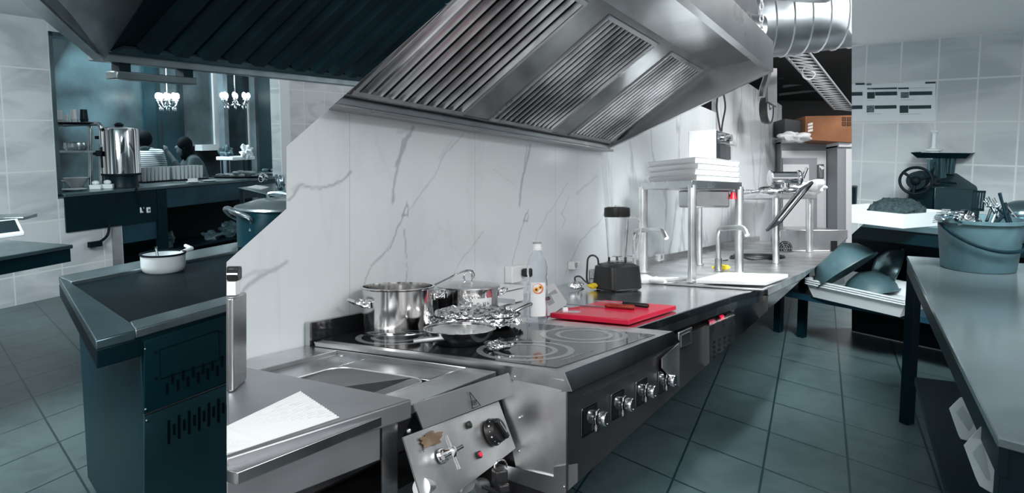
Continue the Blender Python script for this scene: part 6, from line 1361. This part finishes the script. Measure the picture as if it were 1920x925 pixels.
# white tray with minced meat
zt4 = .9; rim = .985
fA_, fB_, fC_ = HB(1597, 392, rim-.0), HB(1697, 402, rim), HB(1785, 396, rim)
fA_ = fB_+(fA_-fB_)*1.6; bk = fA_+(fC_-fB_); 
quad = [fA_, fB_, fC_, bk]; cc = sum(quad, V())/4
lo4 = [V((cc.x+(x.x-cc.x)*.94, cc.y+(x.y-cc.y)*.94, zt4+.001)) for x in quad]; hi4 = [V((x.x, x.y, zt4+.085)) for x in quad]
in4 = [cc+(x-cc)*.97 for x in hi4]; in4 = [V((x.x, x.y, zt4+.085)) for x in in4]; il4 = [V((cc.x+(x.x-cc.x)*.91, cc.y+(x.y-cc.y)*.91, zt4+.008)) for x in quad]
m = M(); m.add(lo4+hi4+in4+il4, [(3,2,1,0)]+[(i+4*j, (i+1)%4+4*j, (i+1)%4+4*j+4, i+4*j+4) for j in range(3) for i in range(4)]+[(12, 13, 14, 15)])
solo('meat_tray', m, b_wh2, 'large white tray with minced meat on the long table', 'tray', fr=B, cuts=KR)
q = PB(1682, 390, cc.y+.02); m = M(); m.ell(V((q.x, q.y, .968)), (.165, .13, .075), 36)
for i, v_ in enumerate(m.v): m.v[i] = v_+V((noise.noise(v_*40), noise.noise(v_*40+V((5,5,5))), noise.noise(v_*45+V((9,1,1)))))*.022
solo('minced_meat', m, b_meat, 'heap of minced meat in the large white tray', 'meat', fr=B, kind='stuff')
q = HB(1606, 382, .9)+V((0, .35, 0)); m = M(); m.prism([onR(1570, 350, .08), onR(1608, 350, .08), onR(1606, 350, .25), onR(1570, 350, .25)], .9, onR(1600, 349, .15).z); t_ = solo('dark_container', m, b_dk, 'dark container at the left end of the long table by the cut edge', 'container', fr=B, cuts=KR, bev=.006)
# electric meat grinder
D_ = 4.55; g = lambda x, y, d=0: PB(x, y, D_+d)
mgr = Thing('electric_meat_grinder', 'dark electric meat grinder with a feed pan and a hand wheel ring', 'meat grinder', V((g(1790, 390).x, g(1790, 390).y, .9)), fr=B)
m = M(); bp = [g(1752, 392), g(1833, 396), g(1834, 357), g(1752, 352)]; bp2 = [V((x.x, x.y, .901)) if i < 2 else x for i, x in enumerate(bp)]
m.extr(bp2, V((.12, .30, 0))); m.extr([g(1752, 352), g(1834, 357), g(1824, 325, .12), g(1743, 325, .12)], V((.10, .22, 0))); mgr.part('motor_housing', m, mat('grinder_body', (.022, .052, .064), .35, .4), bev=.006)
m = M(); m.extr([V((g(1700, 360, .02).x, g(1700, 360, .02).y, .901)), V((g(1752, 360).x, g(1752, 360).y, .901)), g(1752, 352), g(1705, 355)], V((.1, .2, 0))); mgr.part('gear_housing', m, b_dk, bev=.02)
c = g(1717, 339, -.05); Rw = axm(V((-.75, -.9, .1))); m = M(); m.tube([c+Rw@V((math.cos(a_)*.090, math.sin(a_)*.082, 0)) for a_ in [i*math.pi/16 for i in range(32)]], .009, 8, closed=True)
for k in range(3): a_ = k*2.1+.4; m.tube([c, c+Rw@V((math.cos(a_)*.088, math.sin(a_)*.08, 0))], .009, 8)
m.ell(c, (.03, .03, .03), 12); mgr.part('front_ring', m, b_blk)
m = M(); m.cyl(c, c+V((.12, .16, 0)), .055, 20); mgr.part('auger_barrel', m, b_dk)
m = M(); a, b = g(1757, 328, .12), g(1757, 292, .12); m.cyl(a-V((0,0,.02)), b, .055, 24); m.cyl(g(1775, 326, .13), g(1778, 296, .13), .045, 20); mgr.part('feed_neck', m, mat('neck_steel', (.05, .11, .13), .15, .9))
pc = g(1773, 296, .15); m = M(); w2 = bx(75, pc); m.lathe([(.001, 0), (w2*.80, 0), (w2, .035), (w2*.98, .036), (w2*.78, .005), (.001, .005)], pc, 4, Matrix.Rotation(math.radians(10), 3, 'Z'), sy=.8); mgr.part('feed_pan', m, b_dk)
m = M(); q = g(1750, 284, .12); m.lathe([(.001, -.05), (.036, -.05), (.036, 0), (.050, .005), (.050, .015), (.02, .02), (.012, .03), (.012, .115), (.022, .125), (.022, .135), (.001, .137)], q, 24); solo('pusher', m, b_wh2, 'white plastic pusher standing in the meat grinder pan', 'pusher', fr=B)
m = M(); m.tube([g(1820, 298, .2), g(1812, 322, .2)], .012, 8); mgr.part('pan_brace', m, b_st)
m = M(); m.cyl(g(1757, 340, -.005), g(1757, 340, -.02), .022, 16); m.tube([g(1757, 340, -.02), g(1793, 344, -.03)], [.010, .006], 8); mgr.part('switch_lever', m, b_blk)
# ---- near right table
zt5 = .85; pA, pB_ = HB(1700, 480, zt5), HB(1870, 820, zt5); pC = HB(1920, 833, zt5); pD = HB(1920, 494, zt5)
dC, dD = (pC-pB_).normalized(), (pD-pA).normalized()
nt_ = Thing('steel_table', 'glossy steel table at the right edge carrying the grey bucket', 'table', V((pA.x, pA.y, 0)), fr=B)
m = M(); m.prism([pA, pB_, pB_+dC*.9, pA+dD*1.3], .83, .85); nt_.part('table_top', m, mat('rear_table_top', (.24, .31, .335), .16, .6, var=.15, vs=6, bump=.03, bs=8), bev=.003)
NT = Fr(pA, pB_-pA); inn = NT.n if NT.n.x > 0 else -NT.n; NT.n = inn; LN = (pB_-pA).length
m = M(); m.fbox(NT, .0, LN-.0, .004, .02, .77, .829); nt_.part('apron', m, b_dk)
for q, lb in ((HB(1700, 797, 0), 0), (None, 1)):
    m = M()
    if q is not None: m.box((q.x+.01, q.y+.02, .415), (.05, .05, .83), rz=.4)
    else: m.fbox(NT, LN-.065, LN-.01, .01, .08, 0, .83)
    nt_.part('leg', m, b_dk, bev=.003)
m = M(); m.prism([NT.P(.25, .04, 0), NT.P(LN-.1, .04, 0), NT.P(LN-.1, .8, 0), NT.P(.25, .8, 0)], .30, .33); nt_.part('lower_shelf', m, b_dk)
# bucket with utensils
c = HB(1833, 503, zt5+.001); r0_ = bx(62, c); r1_ = bx(73, c); hh = bx(96, c)
bk_ = Thing('grey_bucket', 'grey plastic bucket full of utensils on the right steel table', 'bucket', c, fr=B)
m = M(); m.lathe([(.001, 0), (r0_*.97, 0), (r0_, .006), (r1_*.97, hh*.93), (r1_*1.03, hh*.935), (r1_*1.03, hh), (r1_*.97, hh), (r0_*.95, .01), (.001, .01)], c, 48); bk_.part('body', m, b_gr)
Rt = c+V((0, 0, hh*.92)); m = M(); pts = []
for k in range(17): a_ = math.pi+k/16*math.pi; pts.append(Rt+V((math.cos(a_)*r1_*1.06, math.sin(a_)*r1_*1.06, -.09*math.sin((k/16)*math.pi)+ -.03*k/16)))
m.tube(pts, .008, 8); bk_.part('bail_handle', m, b_dk)
top = c+V((0, 0, hh))
def ut(name, a, b, lb, head=None, mt_=b_chr, r_=.005):
    t_ = Thing(name, lb, name.replace('_', ' '), a, fr=B); m = M(); m.tube([a, (a+b)/2, b], [r_, r_*.8, r_], 8); t_.part('handle', m, mt_)
    if head: h_ = head(M(), a, b); t_.part('head', h_, mt_)
    return t_
Du = c.y
def spat(m, a, b):
    d = (b-a).normalized(); s_ = d.cross(V((0, 1, 0))).normalized(); n_ = V((0, .003, 0)); L_, W2 = .09, .028
    for k in range(5): o_ = b+s_*((k-2)*.0115); m.extr([o_-s_*.004, o_+s_*.004, o_+s_*.004+d*L_, o_-s_*.004+d*L_], n_)
    m.extr([b-s_*W2, b+s_*W2, b+s_*W2+d*.012, b-s_*W2+d*.012], n_); m.extr([b-s_*W2+d*(L_-.01), b+s_*W2+d*(L_-.01), b+s_*W2+d*L_, b-s_*W2+d*L_], n_); return m
ut('slotted_spatula', top+V((-.02, 0, -.08)), PB(1833, 396, Du), 'black slotted spatula sticking up from the bucket', spat, b_blk, .007)
def fork(m, a, b):
    d = (b-a).normalized(); s_ = d.cross(V((0, 1, .3))).normalized(); m.ell(b, (.012, .012, .006), 8)
    for k in range(4): m.tube([b+s_*((k-1.5)*.007), b+d*.05+s_*((k-1.5)*.009)], .0022, 5)
    return m
for k, (x0, y0, x1, y1) in enumerate(((1810, 404, 1772, 404), (1815, 408, 1768, 411), (1806, 398, 1780, 398), (1885, 412, 1868, 388), (1870, 410, 1856, 386))):
    ut('dinner_fork', PB(x0, y0, Du-.03), PB(x1, y1, Du-.06), ['upper steel fork of those leaning over the left rim of the bucket', 'steel fork leaning lowest over the left rim of the bucket', 'rear steel fork over the left rim of the bucket', 'steel fork pointing up near the middle of the bucket', 'steel fork pointing up beside the spatula'][k], fork)
def ladle_h(m, a, b): return m.lathe([(.001, -.035), (.03, -.028), (.045, 0), (.043, 0), (.028, -.025), (.001, -.03)], b, 20, axm(V((.2, -.5, .8))))
ut('ladle', top+V((.03, .05, -.05)), PB(1806, 408, Du-.07), 'round steel ladle bowl resting on the left of the bucket', ladle_h); ut('ladle', top+V((.08, .03, -.05)), PB(1820, 405, Du), 'steel ladle at the middle of the bucket', ladle_h)
for k, (x0, y0, x1, y1, lb, mm) in enumerate(((1890, 420, 1874, 362, 'long pointed utensil rising highest from the bucket', b_dk), (1895, 418, 1884, 380, 'dark utensil right of the longest one', b_blk), (1905, 420, 1880, 392, 'bright steel handle leaning over the right rim', b_chr), (1860, 418, 1873, 385, 'twisted steel whisk handle in the bucket', b_st), (1850, 415, 1858, 393, 'short dark handle at the middle of the bucket', b_dk), (1913, 419, 1885, 385, 'long bright handle at the right rim of the bucket', b_chr), (1865, 420, 1888, 398, 'thick dark handle lying across the others', b_blk))):
    ut('kitchen_utensil', PB(x0, y0, Du+(k%3-1)*.05), PB(x1, y1, Du+(k%3-1)*.05+.02), lb, None, mm, .007 if k != 6 else .010)
q = onR(1916, 398, .3); q.z = .98; m = M(); m.ell(q, (.11, .11, .08), 20); solo('steel_bowl', m, b_st, 'steel bowl at the right edge beyond the bucket', 'bowl', fr=B)
# white bins under the near table
wb = mat('rear_bin_plastic', (.45, .55, .57), .35)
for k, (pts) in enumerate((([(1778, 766), (1800, 744), (1812, 746), (1838, 800), (1822, 830), (1800, 825), (1795, 815)]), ([(1806, 835), (1838, 800), (1864, 855), (1864, 925), (1858, 925), (1836, 912), (1828, 895)]))):
    D2 = (1.95, 1.55)[k]; cx = sum(p_[0] for p_ in pts)/len(pts); cy = sum(p_[1] for p_ in pts)/len(pts)
    t_ = Thing('white_bin', ('farther', 'nearer')[k]+' white plastic bin hung below the table edge', 'bin', PB(cx, cy, D2), fr=B)
    q = [PB(x, y, D2) for x, y in pts]; dv = V((.10, .045, -.01))
    m = M(); m.extr(q, dv); t_.part('shell', m, wb, bev=.010)
    c_ = sum(q, V())/len(q); m = M(); m.extr([x*.55+c_*.45-dv*.03+V((.006, 0, .004)) for x in q[:2]+q[3:5]], -dv*.02); t_.part('inner_facet', m, mat('bin_inner_facet', (.30, .39, .41), .4), bev=.004)  # darker facet laid on the shell, stands for the bin's inside
